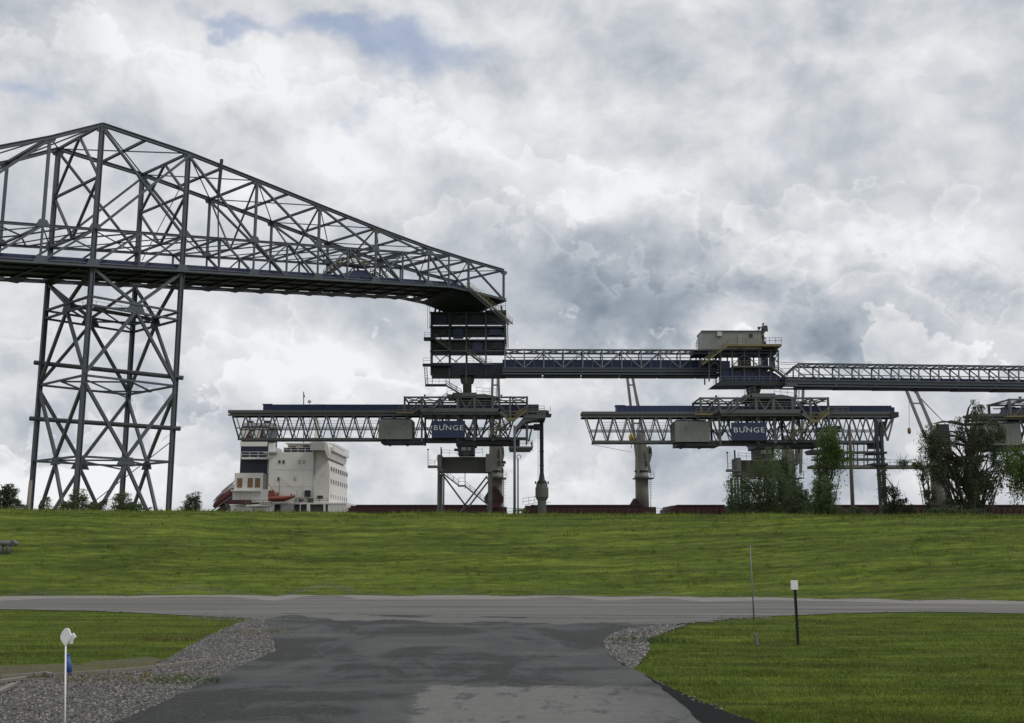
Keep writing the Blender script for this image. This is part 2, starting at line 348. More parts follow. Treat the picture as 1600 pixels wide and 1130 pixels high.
def one(name, m, parent, fn, *a, **k):
    b = MB(); getattr(b, fn)(*a, **k); return b.build(name, m, parent)
def copytree(o, parent=None):
    c = o.copy(); COL.objects.link(c)
    if parent is not None: c.parent = parent
    for ch in list(o.children): copytree(ch, c)
    return c
def np_mesh(name, v, f, m, **pk):
    """v (N,3), f (K,3|4) arrays"""
    me = bpy.data.meshes.new(name); k = f.shape[1]
    me.vertices.add(len(v)); me.vertices.foreach_set('co', v.astype(np.float32).ravel())
    me.loops.add(f.size); me.loops.foreach_set('vertex_index', f.astype(np.int32).ravel())
    me.polygons.add(len(f)); me.polygons.foreach_set('loop_start', np.arange(0, f.size, k, dtype=np.int32))
    me.polygons.foreach_set('loop_total', np.full(len(f), k, np.int32))
    me.materials.append(M[m]); me.update(calc_edges=True)
    ob = bpy.data.objects.new(name, me); COL.objects.link(ob); return props(ob, **pk)

# ------------------------------------------------------------------ terrain
def foot(x): return np.interp(x, [-60, -17.6, -9, 0, 8.6, 16.2, 60], [34., 36.15, 36.9, 36.6, 35.55, 33.6, 28.])
def crown_h(x): return 3.12-.0075*np.clip(x, -60, 60)
def terrain_z(x, y):
    x = np.asarray(x, float); y = np.asarray(y, float)
    f = foot(x); h = crown_h(x); t = (y-f)/13.8
    s = np.clip(t, 0, 1); up = s*s*(3-2*s)*.35+s*.65
    z = h*up
    back = np.clip((y-f-19.)/16., 0, 1); z = z-(h+0.8)*(back*back*(3-2*back))
    wob = .05*np.sin(y*2.1+x*.05)+.035*np.sin(y*3.7+.11*x+1.3)+.02*np.sin(x*.9+y*.7)
    wob = wob*.8+.03*np.sin(x*.83+1.1)*np.sin(x*.31)+.025*np.sin(x*2.1+y*.3)*np.sin(x*.53+2.)
    z = z+wob*np.clip(t*4, 0, 1)*(1-back)
    z = z-6*np.clip((y-200)/6, 0, 1)*1.0
    lawn = np.clip((foot(x)-9.5-y)/2., 0, 1)
    return z-.012-lawn*0
xs = np.concatenate([-np.geomspace(3000, 60, 14), np.linspace(-55, 55, 160), np.geomspace(60, 3000, 14)])
ys = np.concatenate([[-400, -100, -30, 0, 5], np.linspace(8, 78, 170), np.geomspace(82, 195, 12), [200, 206, 300, 600, 1500, 4000]])
XX, YY = np.meshgrid(xs, ys); ZZ = terrain_z(XX, YY)
vv = np.stack([XX, YY, ZZ], -1).reshape(-1, 3); nx = len(xs)
ii = np.arange((len(ys)-1)*nx).reshape(-1, nx)[:, :-1].ravel()
o = np_mesh('ground', vv, np.stack([ii, ii+1, ii+nx+1, ii+nx], 1), 'grass', kind='structure')
o.data.polygons.foreach_set('use_smooth', [True]*len(o.data.polygons))
wm = mat('river_water', (.05, .05, .04), .12, 0, .1, .05, bump=.3, bscale=1.5); M['water'] = wm
w = MB(); w.add([(-3000, 203, -4), (3000, 203, -4), (3000, 3900, -4), (-3000, 3900, -4)], [(0, 1, 2, 3)]); w.build('river', 'water', kind='structure')
def G0(x, y, z=0.): return atZ(x, y, z)
def sheet(name, pts, z, m, jag=0., seed=1):
    """flat sheet from a ground outline, its edge roughened"""
    r = random.Random(seed); out = []
    for a, b in zip(pts, pts[1:]+pts[:1]):
        a = np.array(a[:2]); b = np.array(b[:2]); n = max(1, int(np.linalg.norm(b-a)/.25)) if jag else 1
        n = min(n, 160); nr = np.array([-(b-a)[1], (b-a)[0]])/(np.linalg.norm(b-a)+1e-9)
        for i in range(n): out.append(a+(b-a)*i/n+nr*r.uniform(-jag, jag)*(1 if i else 0))
    me = bpy.data.meshes.new(name); me.from_pydata([(p[0], p[1], z) for p in out], [], [tuple(range(len(out)))])
    me.materials.append(M[m]); me.update()
    import bmesh
    bm = bmesh.new(); bm.from_mesh(me); bmesh.ops.triangulate(bm, faces=bm.faces[:])
    for f in bm.faces:
        if f.normal.z < 0: f.normal_flip()
    bm.to_mesh(me); bm.free()
    ob = bpy.data.objects.new(name, me); COL.objects.link(ob); return props(ob, kind='structure')
# gravel road along the levee foot
farpx = [(-300, 929), (0, 932), (90, 930), (200, 932), (290, 927), (360, 929), (430, 932), (480, 927), (520, 926), (560, 930), (640, 932), (700, 929), (800, 932), (880, 930), (950, 933), (1040, 931), (1100, 934), (1200, 933), (1300, 937), (1360, 935), (1420, 939), (1500, 937), (1600, 940), (1900, 942)]
nearpx = [(1900, 960), (1600, 959), (1450, 956), (1300, 959), (1150, 966), (1060, 974), (1000, 985), (940, 1000), (440, 990), (420, 968), (300, 962), (150, 955), (0, 952), (-300, 949)]
ROAD = [G0(*p) for p in farpx+nearpx]
sheet('gravel_road', ROAD, .004, 'g_road', .06)
asp = [(-150, 1300), (180, 1130), (262, 1094), (330, 1060), (395, 1032), (430, 1017), (424, 995), (413, 968), (470, 958), (700, 963), (900, 965), (1010, 972), (1075, 973), (1030, 979), (975, 985), (947, 996), (943, 1008), (955, 1028), (990, 1047), (1050, 1078), (1120, 1107), (1185, 1132), (1480, 1250)]
ASP = [G0(*p) for p in asp]; ASP = [np.array([-6.8, 1.5, 0])]+ASP+[np.array([8.5, 1.5, 0])]
sheet('driveway', ASP, .008, 'g_asphalt', .05)
sheet('driveway_tar_edge', [G0(*p) for p in [(1003, 1052), (1050, 1078), (1120, 1107), (1185, 1132), (1400, 1220), (1180, 1190), (1098, 1132), (1072, 1106), (1048, 1088)]], .013, 'g_tar', .03, 4)
sheet('gravel_streak', [G0(*p) for p in [(440, 958), (560, 961), (640, 966), (720, 962), (800, 967), (880, 964), (960, 970), (1010, 966), (1130, 962), (1120, 972), (1030, 977), (940, 973), (880, 977), (790, 971), (700, 975), (620, 969), (540, 971), (470, 963)]], .011, 'g_road', .22, 5)
GRAVEL = [G0(*p) for p in [(-120, 1075), (0, 1066), (150, 1054), (230, 1046), (262, 1030), (300, 1008), (345, 985), (385, 970), (412, 968), (425, 995), (431, 1018), (395, 1033), (330, 1061), (262, 1095), (180, 1131), (-150, 1300), (-400, 1300)]]
sheet('gravel_bed', GRAVEL, .003, 'g_dirt', .05, 6)
VERGE = [G0(*p) for p in [(-120, 1046), (0, 1040), (120, 1036), (230, 1026), (255, 1032), (230, 1046), (150, 1054), (0, 1066), (-120, 1075)]]
sheet('dry_verge', VERGE, .0015, 'g_verge', .08, 7)
STONES = [G0(*p) for p in [(1075, 977), (1030, 979), (975, 985), (947, 996), (943, 1008), (955, 1028), (990, 1047), (1004, 1030), (1014, 1016), (1010, 1000), (1040, 988)]]
sheet('stone_bed', STONES, .0035, 'g_dirt', .04, 8)

sheet('road_shoulder', [G0(*p) for p in farpx+[(x_, y_+5+((i_*37) % 5)-2) for i_, (x_, y_) in enumerate(reversed(farpx))]], .007, 'g_shoulder', .10, 9)
def inpoly(x, y, poly):
    c = np.zeros(len(x), bool); n = len(poly)
    for i in range(n):
        x0, y0 = poly[i][:2]; x1, y1 = poly[(i+1) % n][:2]
        c ^= ((y0 > y) != (y1 > y)) & (x < (x1-x0)*(y-y0)/(y1-y0+1e-12)+x0)
    return c
# loose stones
def ico():
    t = (1+5**.5)/2
    v = np.array([(-1,t,0),(1,t,0),(-1,-t,0),(1,-t,0),(0,-1,t),(0,1,t),(0,-1,-t),(0,1,-t),(t,0,-1),(t,0,1),(-t,0,-1),(-t,0,1)], float); v /= np.linalg.norm(v[0])
    f = np.array([(0,11,5),(0,5,1),(0,1,7),(0,7,10),(0,10,11),(1,5,9),(5,11,4),(11,10,2),(10,7,6),(7,1,8),(3,9,4),(3,4,2),(3,2,6),(3,6,8),(3,8,9),(4,9,5),(2,4,11),(6,2,10),(8,6,7),(9,8,1)])
    return v, f
def stones(name, poly, n, r0, r1, label, extra=0.):
    P = np.array([p[:2] for p in poly]); lo, hi = P.min(0), P.max(0); lo[1] = max(lo[1], 8.5)
    px = rng.uniform(lo[0], hi[0], n*3); py = rng.uniform(lo[1], hi[1], n*3); k = inpoly(px, py, P)
    px, py = px[k][:n], py[k][:n]; n = len(px); v, f = ico()
    r = rng.uniform(r0, r1, n)*rng.choice([1, 1, 1, 1.5], n)
    V = v[None]*(r[:, None, None])*rng.uniform(.6, 1.3, (n, 12, 1))*rng.uniform(.6, 1.2, (n, 1, 3))
    V += np.stack([px, py, rng.uniform(-.2, .7, n)*r+extra*rng.uniform(0, 1, n)], -1)[:, None]
    F = f[None]+(np.arange(n)*12)[:, None, None]
    return np_mesh(name, V.reshape(-1, 3), F.reshape(-1, 3), 'g_stone', label=label, category='gravel', kind='stuff')
stones('gravel', GRAVEL, 60000, .006, .016, 'loose grey crushed stone beside the driveway on the side of the white marker')
stones('riprap', STONES, 9000, .011, .027, 'pale stones heaped at the driveway corner by the grass')
scat = [G0(*p) for p in [(1003, 1050), (1050, 1076), (1120, 1105), (1165, 1122), (1150, 1122), (1050, 1084)]]
stones('driveway_grit', [G0(*p) for p in [(300, 1130), (450, 1000), (600, 975), (900, 980), (940, 1010), (1100, 1130)]], 500, .004, .010, 'sparse grit lying over the asphalt driveway')
stones('loose_pebbles', scat, 90, .008, .022, 'few pale pebbles scattered along the dark driveway edge')
def edge_stones(name, line, n, wid, label):
    P = [G0(*p) for p in line]; a = rng.integers(0, len(P)-1, n); f = rng.uniform(0, 1, n); A = np.array(P); c = A[a]+(A[a+1]-A[a])*f[:, None]; c[:, 1] += rng.normal(size=n)*wid; v, f_ = ico(); r = rng.uniform(.006, .020, n)
    V = v[None]*r[:, None, None]*rng.uniform(.6, 1.3, (n, 12, 1)); V[:, :, 2] *= .6; V += np.stack([c[:, 0], c[:, 1], r*.2+np.where(c[:, 1] > foot(c[:, 0]), terrain_z(c[:, 0], c[:, 1]), 0)], -1)[:, None]
    return np_mesh(name, V.reshape(-1, 3), (f_[None]+(np.arange(n)*12)[:, None, None]).reshape(-1, 3), 'g_stone', label=label, category='gravel', kind='stuff')
edge_stones('edge_gravel', farpx[1:-1], 9000, .3, 'loose gravel strewn along the levee foot edge of the road')
edge_stones('edge_gravel', [(440, 962), (640, 970), (800, 971), (1000, 972), (1100, 968), (1200, 964)], 3500, .35, 'gravel spilled where the driveway meets the road')
edge_stones('edge_gravel', [(300, 962), (360, 965), (415, 968), (440, 990)], 1500, .5, 'gravel washed out at the left mouth of the driveway')
# grass blades
def blades(name, px, py, h, w, label, lean=.5):
    n = len(px); z = terrain_z(px, py); a = rng.uniform(0, 2*math.pi, n)
    cl = .5+.5*np.sin(px*2.3+1.7*np.sin(py*1.1))*np.sin(py*2.9+1.3*np.sin(px*1.7)); h = h*(.55+.75*cl); h = np.where(rng.uniform(0, 1, n) < .02, h*2.2, h); dx, dy = np.cos(a), np.sin(a)
    l = rng.uniform(-lean, lean, (n, 2))*h[:, None]
    v = np.stack([np.stack([px-dx*w, py-dy*w, z-.01], -1), np.stack([px+dx*w, py+dy*w, z-.01], -1), np.stack([px+l[:, 0], py+l[:, 1], z+h], -1)], 1)
    return np_mesh(name, v.reshape(-1, 3), np.arange(3*n).reshape(-1, 3), 'grass_blade', label=label, category='grass', kind='stuff')
ALLP = [ROAD, ASP, GRAVEL, STONES]
def free(px, py):
    k = np.ones(len(px), bool)
    jx, jy = px+rng.normal(size=len(px))*.05, py+rng.normal(size=len(px))*.16
    for P in ALLP: k &= ~inpoly(jx, jy, P)
    return k
def lawn_pts(n, x0, x1, y0, y1, power=1.6):
    py = y0+(y1-y0)*rng.uniform(0, 1, n)**power; px = rng.uniform(-1, 1, n)*py*.56; k = (px > x0) & (px < x1) & free(px, py); return px[k], py[k]
px, py = lawn_pts(330000, -30, 0, 12, 29.5); vk = inpoly(px, py, VERGE) & (rng.uniform(0, 1, len(px)) < .25); px, py = px[~vk], py[~vk]
blades('lawn_grass', px, py, rng.uniform(.012, .04, len(px)), rng.uniform(.004, .010, len(px)), 'mown green grass between the gravel bed and the levee road')
px, py = lawn_pts(420000, 0, 30, 10.5, 28)
blades('lawn_grass', px, py, rng.uniform(.012, .045, len(px)), rng.uniform(.004, .010, len(px)), 'mown green grass corner around the black marker post')
py = rng.uniform(31, 60, 130000); px = rng.uniform(-1, 1, len(py))*py*.56; k = (py > foot(px)-.2) & free(px, py) & (py < foot(px)+18); px, py = px[k], py[k]
hh = rng.uniform(.02, .065, len(px))
blades('levee_grass', px, py, hh, rng.uniform(.006, .014, len(px)), 'streaky mown grass covering the slope of the levee')
# taller tufts and weeds scattered over the turf
def tufts(name, n, y0, y1, h0, h1, label, per=22):
    cy = rng.uniform(y0, y1, n); cx = rng.uniform(-1, 1, n)*cy*.55; k = free(cx, cy); cx, cy = cx[k], cy[k]; n = len(cx)
    sp = rng.uniform(.03, .14, n); px = np.repeat(cx, per)+rng.normal(size=n*per)*np.repeat(sp, per)*1.5; py = np.repeat(cy, per)+rng.normal(size=n*per)*np.repeat(sp, per)
    return blades(name, px, py, rng.uniform(h0, h1, n*per), rng.uniform(.005, .012, n*per), label, .8)
tufts('lawn_tufts', 420, 12, 29, .03, .085, 'taller tufts of grass and weeds dotted over the two lawns')
tufts('levee_tufts', 900, 37, 52, .06, .15, 'coarse tufts dotted over the levee slope')
# small weeds on the gravel
def weeds(cpx, name, label, m, n=120, rad=.35, h=.14):
    c = G0(*cpx); b = []
    for i in range(n):
        a = random.uniform(0, 6.28); r = rad*random.random()**.5; x, y = c[0]+r*1.9*math.cos(a), c[1]+r*math.sin(a); hh_ = h*random.uniform(.4, 1); t = random.uniform(0, 6.28)
        b += [(x-.02*math.cos(t), y-.02*math.sin(t), 0), (x+.02*math.cos(t), y+.02*math.sin(t), 0), (x+random.uniform(-.07, .07), y+random.uniform(-.07, .07), hh_)]
    v = np.array(b); return np_mesh(name, v, np.arange(len(v)).reshape(-1, 3), m, label=label, category='weeds', kind='stuff')
M['weed_dry'] = leafmat('weed_dry', (.11, .10, .03), (.20, .17, .06)); M['weed_green'] = leafmat('weed_green', (.04, .07, .02), (.08, .13, .035))
weeds((265, 1000), 'weeds', 'dry tuft of weeds at the edge of lawn and gravel', 'weed_dry', 110, .3, .13)
weeds((285, 1066), 'weeds', 'bright green weeds on the gravel by the driveway edge', 'weed_green', 120, .28, .08)
weeds((190, 1062), 'weeds', 'yellow green weeds in the gravel near the timber edging', 'weed_dry', 160, .5, .09)
weeds((1010, 1003), 'weeds', 'low weeds between the pale corner stones and the grass', 'weed_green', 160, .4, .12)
weeds((380, 990), 'weeds', 'thin yellow weeds in the gravel at the driveway mouth', 'weed_dry', 130, .6, .07)

# ------------------------------------------------------------------ small things in front
M['rod_grey'] = mat('weathered_grey_rod', (.17, .18, .20), .7, 0, .1, 3.)
def marker():
    b = G0(101, 1180); b[2] = 0; d = b[1]; s = d/1600/.98
    t = thing('marker_stake', b, 'thin white stake with a round white head standing in the gravel', 'marker')
    top = atY(104, 997, d)
    MB().cyl(b, (top[0]-.004, d, top[2]-.05), .0085, .0075, 10).build('stake', 'white_plastic', t, True)
    pts = []; c = atY(103.5, 996, d)
    prof = [(-1, -11), (-3, -9), (-6, -5), (-8, -1), (-8, 3), (-6, 8), (-4, 11), (-2, 13), (2, 13), (4, 11), (5.5, 7), (7.5, 3), (6.5, -1), (4, -6), (1.5, -11)]
    MB().prism([(c[0]+x*s, d-.012, c[2]+z*s) for x, z in prof], (0, .024, 0)).build('head', 'white_plastic', t)
    MB().prism([(c[0]+x*s, d+.016, c[2]+z*s) for x, z in [(4, -9), (8, -10), (9, -4), (13, 0), (9, 6), (5, 5)]], (0, .02, 0)).build('reflector_flap', 'white_plastic', t)
marker()
b = G0(108, 1057); t = thing('pipe_stub', b, 'short blue plastic pipe stub standing behind the timber edging', 'pipe')
top = atY(106, 1024, b[1])
MB().cyl(b, (top[0], b[1], top[2]), .048, .03, 16).build('pipe', 'blue_plastic', t, True)
MB().cyl((top[0], b[1], top[2]), (top[0], b[1], top[2]+.02), .034, .026, 16).build('pipe_cap', 'blue_plastic', t, True)
# timber edging: a run of weathered boards end to end
eg = thing('timber_edging', G0(150, 1056), 'long weathered grey timber edging lying between lawn and gravel', 'edging')
ep = [G0(*p) for p in [(-60, 1066), (0, 1062), (52, 1058), (70, 1056), (82, 1059), (170, 1053), (245, 1046), (290, 1040), (330, 1034)]]
for a, b in zip(ep, ep[1:]):
    MB().beam(a+np.array([0, 0, .035]), b+np.array([-.01, 0, .035]), .045, .05).build('board', 'wood', eg)
for (a, b, lab) in (((-6, 1069), (40, 1065), 'short pale broken plank lying just below the timber edging'), ((-5, 1086), (22, 1075), 'tan plank piece lying at the far side of the gravel beside the broken plank')):
    p, q = G0(*a), G0(*b); o = MB().beam(p+np.array([0, 0, .03]), q+np.array([0, 0, .05]), .09, .04).build('plank', 'wood'); props(o, lab, 'plank')
# black post with white plate
b = G0(1247, 1008); d = b[1]; t = thing('marker_post', b, 'black post carrying a small white plate in the grass corner', 'marker post')
top = atY(1241.5, 910, d)
m_ = MB(); bb = np.array(b); tt = np.array([top[0], d, top[2]])
m_.beam(bb+[0, .012, 0], tt+[0, .012, 0], .05, .008, up=(0, 1, 0)); m_.beam(bb+[-.02, 0, 0], tt+[-.02, 0, 0], .008, .03, up=(0, 1, 0)); m_.beam(bb+[.02, 0, 0], tt+[.02, 0, 0], .008, .03, up=(0, 1, 0))
m_.build('post', 'black_paint', t)
c = atY(1240.5, 914, d); s = d/1600
MB().box((c[0]-5.4*s, d-.03, c[2]-7*s), (c[0]+5.6*s, d-.02, c[2]+7*s)).build('plate', 'white_plastic', t)
# thin grey rod by the road
b = G0(1178, 967); d = b[1]; t = thing('marker_rod', b, 'tall thin grey rod standing at the road edge left of the black post', 'rod')
b[2] = 0; top = atY(1172, 852, d)
MB().cyl(b, top, .020, .012, 10).build('rod', 'rod_grey', t, True); MB().cyl(top, top+np.array([0, 0, .05]), .02, .02, 10).build('rod_tip', 'steel_light', t)
b = G0(1183, 1008); t2 = thing('reflection_stub', b, 'short grey stub made for a reflection ghost below the tall rod', 'rod')  # solid stub added for a ghost fragment of a windshield reflection
MB().cyl(b, atY(1180, 990, b[1]), .03, .03, 10).build('stub', 'steel_light', t2); MB().cyl(b, b+np.array([0, 0, .02]), .045, .045, 10).build('collar', 'steel_light', t2)
# grey pipe-like fitting at the levee, left edge of the view
Yq = min(np.arange(37, 50, .05), key=lambda yy: abs(atY(13, 866, yy)[2]-float(terrain_z(atY(13, 866, yy)[0], yy)))); q = lambda x, y: atY(x, y, Yq)
base = q(10, 866); base[2] = float(terrain_z(base[0], Yq)); t = thing('pipe_riser', base, 'grey bent pipe riser with a hooded outlet on the levee slope', 'pipe riser')
def post_at(x, y0, y1, r): a = q(x, y0); b = q(x, y1); b[2] = min(b[2], float(terrain_z(b[0], Yq)))-.05; return MB().cyl(a, b, r, r, 12)
post_at(1, 850, 862, .11).build('leg', 'paint_grey', t, True); post_at(13, 848, 864, .09).build('leg', 'paint_grey', t, True)
MB().cyl(q(-14, 849), q(17, 849), .12, .12, 14).build('pipe', 'paint_grey', t, True)
MB().prism([q(15, 845), q(19, 844), q(25, 849), q(25, 851), q(17, 854)], (0, .3, 0)).build('hood', 'paint_grey', t)

# ------------------------------------------------------------------ lattice bridge over the levee road
ax = np.array([.668, .744, 0]); ax /= np.linalg.norm(ax); bx = np.array([-ax[1], ax[0], 0]); B0 = np.array([-63.3, 149.8, 0])
def B(t, b, z): return B0+ax*t+bx*b+np.array([0, 0, z])
def lerp(t, T, Zs): return float(np.interp(t, T, Zs))
def ztop(t): return lerp(t, [-62, -30, -14.8, 0, 14.8, 28, 41.5, 55.5, 69.5, 77.4, 92], [47.5, 49.5, 56.4, 64.9, 64.5, 63.4, 62.2, 61.0, 60.1, 59.85, 59.8])
def zmid(t): return 48.1+.153*t if t < 77 else 59.8
def zbot(t): return 42.5+.141*t if t < 76 else 53.2
N = [-52.2, -37.4, -22.6, -7.8, 0, 14.8, 28.2, 41.8, 55.4, 69.4, 81., 92.]
HN = sorted(N+[(a+b)/2 for a, b in zip(N, N[1:]) if a != -7.8])
br = thing('truss_bridge', B(0, 0, 0)+np.array([0, 0, 42]), 'long dark steel truss bridge carrying a conveyor, peaked above its lattice tower', 'truss bridge')
for b in (0, 15):
    up = (0, 0, 1)
    st = MB()
    for a, c in zip(N, N[1:]): st.ibeam(B(a, b, ztop(a)), B(c, b, ztop(c)), .52, .62)
    for a in N: st.prism([B(a-.7, b-.14, ztop(a-.7)-.9), B(a+.7, b-.14, ztop(a+.7)-.9), B(a+1.1, b-.14, ztop(a+1.1)-.1), B(a, b-.14, ztop(a)-.05), B(a-1.1, b-.14, ztop(a-1.1)-.1)], bx*.28)
    st = st.build('side_truss', 'steel', br)
    m_ = MB(); [m_.ibeam(B(a, b, zmid(a)), B(c, b, zmid(c)), .34, .42) for a, c in zip(HN, HN[1:]) if c <= 78]; m_.build('middle_chord', 'steel', st)
    m_ = MB(); [m_.ibeam(B(a, b, zbot(a)), B(c, b, zbot(c)), .5, .6) for a, c in zip(HN, HN[1:])]; m_.build('bottom_chord', 'steel', st)
    for a in N:
        if a < 78:
            m_ = MB(); zz = zmid(a); m_.prism([B(a-1.1, b-.2, zz-.35), B(a+1.1, b-.2, zz-.05), B(a+.5, b-.2, zz+.9), B(a-.5, b-.2, zz+.9)], bx*.4); m_.build('gusset_plate', 'steel', st); m_ = MB(); zz = zbot(a); m_.prism([B(a-1.2, b-.33, zz-.3), B(a+1.2, b-.33, zz), B(a+.6, b-.33, zz+.95), B(a-.6, b-.33, zz+.95)], bx*.06); m_.build('gusset_plate', 'steel', st)
        if a in (0, 14.8): continue
        z1 = ztop(a)-.3; z0 = zmid(a) if a < 77 else zbot(a)
        if z1-z0 > .8: one('post', 'steel', st, 'beam', B(a, b, z0), B(a, b, z1), .36, .42, up=tuple(ax))
    for a in HN:
        if a in (0, 14.8) or a > 78: continue
        one('post', 'steel', st, 'beam', B(a, b, zbot(a)), B(a, b, zmid(a)), .28, .28, up=tuple(ax))
    for a, c in zip(N, N[1:]):
        mdd = (a+c)/2
        if a == 0:                                            # crossed bay between the tower legs
            one('diagonal', 'steel', st, 'beam', B(0, b, ztop(0)-.5), B(14.8, b, zmid(14.8)), .36, .36, up=tuple(bx))
            one('diagonal', 'steel', st, 'beam', B(14.8, b-.45, ztop(14.8)-.5), B(0, b-.45, zmid(0)), .36, .36, up=tuple(bx))
            one('diagonal', 'steel', st, 'beam', B(7.4, b, zmid(7.4)), B(0, b, zbot(0)), .32, .32, up=tuple(bx)); one('diagonal', 'steel', st, 'beam', B(14.8, b, zmid(14.8)), B(7.4, b, zbot(7.4)), .32, .32, up=tuple(bx))
        elif a > 0:
            z1 = ztop(a)-.3
            if c < 78: one('diagonal', 'steel', st, 'beam', B(a, b, z1), B(c, b, zmid(c)), .36, .36, up=tuple(bx))
            else: one('diagonal', 'steel', st, 'beam', B(a, b, z1), B(c, b, zbot(c)), .36, .36, up=tuple(bx))
            if c < 78:
                nx_ = N[N.index(c)+1]; one('diagonal', 'steel', st, 'beam', B(c, b, zmid(c)), B((c+nx_)/2, b, zbot((c+nx_)/2)), .36, .36, up=tuple(bx))
                one('diagonal', 'steel', st, 'beam', B(mdd, b-.2, zmid(mdd)), B(c, b-.2, zbot(c)), .3, .3, up=tuple(bx))
                if a > 14.8: one('diagonal', 'steel', st, 'beam', B(mdd, b-.4, zmid(mdd)), B(a, b-.4, zbot(a)), .22, .22, up=tuple(bx))
        else:
            if ztop(a)-zmid(a) > 4 and a < -7.8: one('diagonal', 'steel', st, 'beam', B(c, b, ztop(c)-.3), B(a, b, zmid(a)), .36, .36, up=tuple(bx))
            one('diagonal', 'steel', st, 'beam', B(c, b, zmid(c)), B(mdd if a < -7.8 else a, b, zbot(mdd if a < -7.8 else a)), .32, .32, up=tuple(bx))
            if a < -7.8: one('diagonal', 'steel', st, 'beam', B(mdd, b, zmid(mdd)), B(a, b, zbot(a)), .32, .32, up=tuple(bx))
for a in HN:
    one('cross_strut', 'steel', br, 'beam', B(a, 0, ztop(a)), B(a, 15, ztop(a)), .36, .4)
    if a < 76: one('cross_strut', 'steel', br, 'beam', B(a, 0, zmid(a)), B(a, 15, zmid(a)), .3, .32)
for i, (a, c) in enumerate(zip(N, N[1:])):
    for p, q_ in ((0, 15), (15, 0)):
        one('bracing_rod', 'steel', br, 'beam', B(a, p, ztop(a)), B(c, q_, ztop(c)), .16)
        if c < 79: one('bracing_rod', 'steel', br, 'beam', B(a, p, zmid(a)-.2), B(c, q_, zmid(c)-.2), .15)
    if c < 79:
        h = (a+c)/2
        for e in (a, c): one('knee_brace', 'steel', br, 'beam', B(e, 7.5, zmid(e)), B(h, 0, zmid(h)), .2); one('knee_brace', 'steel', br, 'beam', B(e, 7.5, zmid(e)), B(h, 15, zmid(h)), .2)
# sway frames over the tower: diamond bracing between the two trusses
for t in (0., 14.8):
    zt, zm = ztop(t), zmid(t); h = (zt+zm)/2
    for p, q_ in (((7.5, zt), (0, h)), ((7.5, zt), (15, h)), ((0, h), (7.5, zm)), ((15, h), (7.5, zm)), ((0, h), (15, h))):
        one('sway_brace', 'steel', br, 'beam', B(t, p[0], p[1]), B(t, q_[0], q_[1]), .34, .36, up=tuple(ax))
for t in (28.2, 41.8, 55.4):
    zt, zm = ztop(t), zmid(t)
    one('sway_brace', 'steel', br, 'beam', B(t, 0, zt), B(t, 7.5, zm), .24); one('sway_brace', 'steel', br, 'beam', B(t, 15, zt), B(t, 7.5, zm), .24)
# deck
m_ = MB()
for a, c in zip(HN, HN[1:]):
    za, zc = zbot(a)-.25, zbot(c)-.25
    for b0, b1 in ((.35, 10.5),):
        m_.add([B(a, b0, za), B(c, b0, zc), B(c, b1, zc), B(a, b1, za), B(a, b0, za+.18), B(c, b0, zc+.18), B(c, b1, zc+.18), B(a, b1, za+.18)], [(0,1,2,3),(7,6,5,4),(0,4,5,1),(1,5,6,2),(2,6,7,3),(3,7,4,0)])
m_.build('deck_plate', 'steel_dark', br)
m_ = MB()
t = -52.2
while t < 91:
    z = zbot(t)-.42; m_.ibeam(B(t, .4, z), B(t, 10.6, z), .4, .3)
    m_.beam(B(t+1.4, 10.4, zbot(t)-.2), B(t+1.4, 14.75, zbot(t)-.2), 2.3, .08)
    t += 5.6
m_.build('floor_beams', 'steel_dark', br)
for b, nm in ((1.6, 0), (5.4, 0), (9.6, 0)):
    m_ = MB(); [m_.ibeam(B(a, b, zbot(a)-.42), B(c, b, zbot(c)-.42), .3, .3) for a, c in zip(HN, HN[1:])]; m_.build('stringer', 'steel_dark', br)
m_ = MB()
for a, c in zip(HN, HN[1:]):
    za, zc = zbot(a), zbot(c)
    m_.add([B(a, -.9, za-.4), B(c, -.9, zc-.4), B(c, -.33, zc-.4), B(a, -.33, za-.4), B(a, -.9, za-.1), B(c, -.9, zc-.1), B(c, -.33, zc-.1), B(a, -.33, za-.1)], [(0,1,2,3),(7,6,5,4),(0,4,5,1),(1,5,6,2),(2,6,7,3),(3,7,4,0)])
m_.build('edge_walkway', 'steel', br)
m_ = MB()
for a, c in zip(HN, HN[1:]):
    if a > 78: break
    za, zc = zbot(a), zbot(c)
    m_.add([B(a, .9, za), B(c, .9, zc), B(c, 3.9, zc), B(a, 3.9, za), B(a, .9, za+1.15), B(c, .9, zc+1.15), B(c, 2.4, zc+1.5), B(a, 2.4, za+1.5), B(c, 3.9, zc+1.15), B(a, 3.9, za+1.15)],
           [(0,1,2,3),(0,4,5,1),(4,7,6,5),(7,9,8,6),(2,8,9,3),(1,5,6,8,2),(0,3,9,7,4)])
m_.build('conveyor_housing', 'navy', br)
for b in (.6, 4.6, 10.4):
    m_ = MB(); m_.rail([B(a, b, zbot(a)-.05) for a in HN if a < 90], 1.15, 2.4, .03); m_.build('handrail', 'steel_light', br)
# hopper shaped end below the deck
m_ = MB(); top = [B(76, .4, 52.7), B(92, .4, 52.8), B(96.5, 14, 52.8), B(80, 14, 52.7)]; low = [B(84, 4, 51.6), B(90, 3.5, 51.8), B(93, 11, 50.9), B(86, 11.5, 50.9)]
m_.add(top+low, [(0,1,2,3),(7,6,5,4),(0,4,5,1),(1,5,6,2),(2,6,7,3),(3,7,4,0)]); m_.build('end_hopper', 'steel_dark', br)
one('end_beam', 'steel', br, 'ibeam', B(92.2, -.3, zbot(92)), B(96.5, 14.8, zbot(92)), .5, .8)
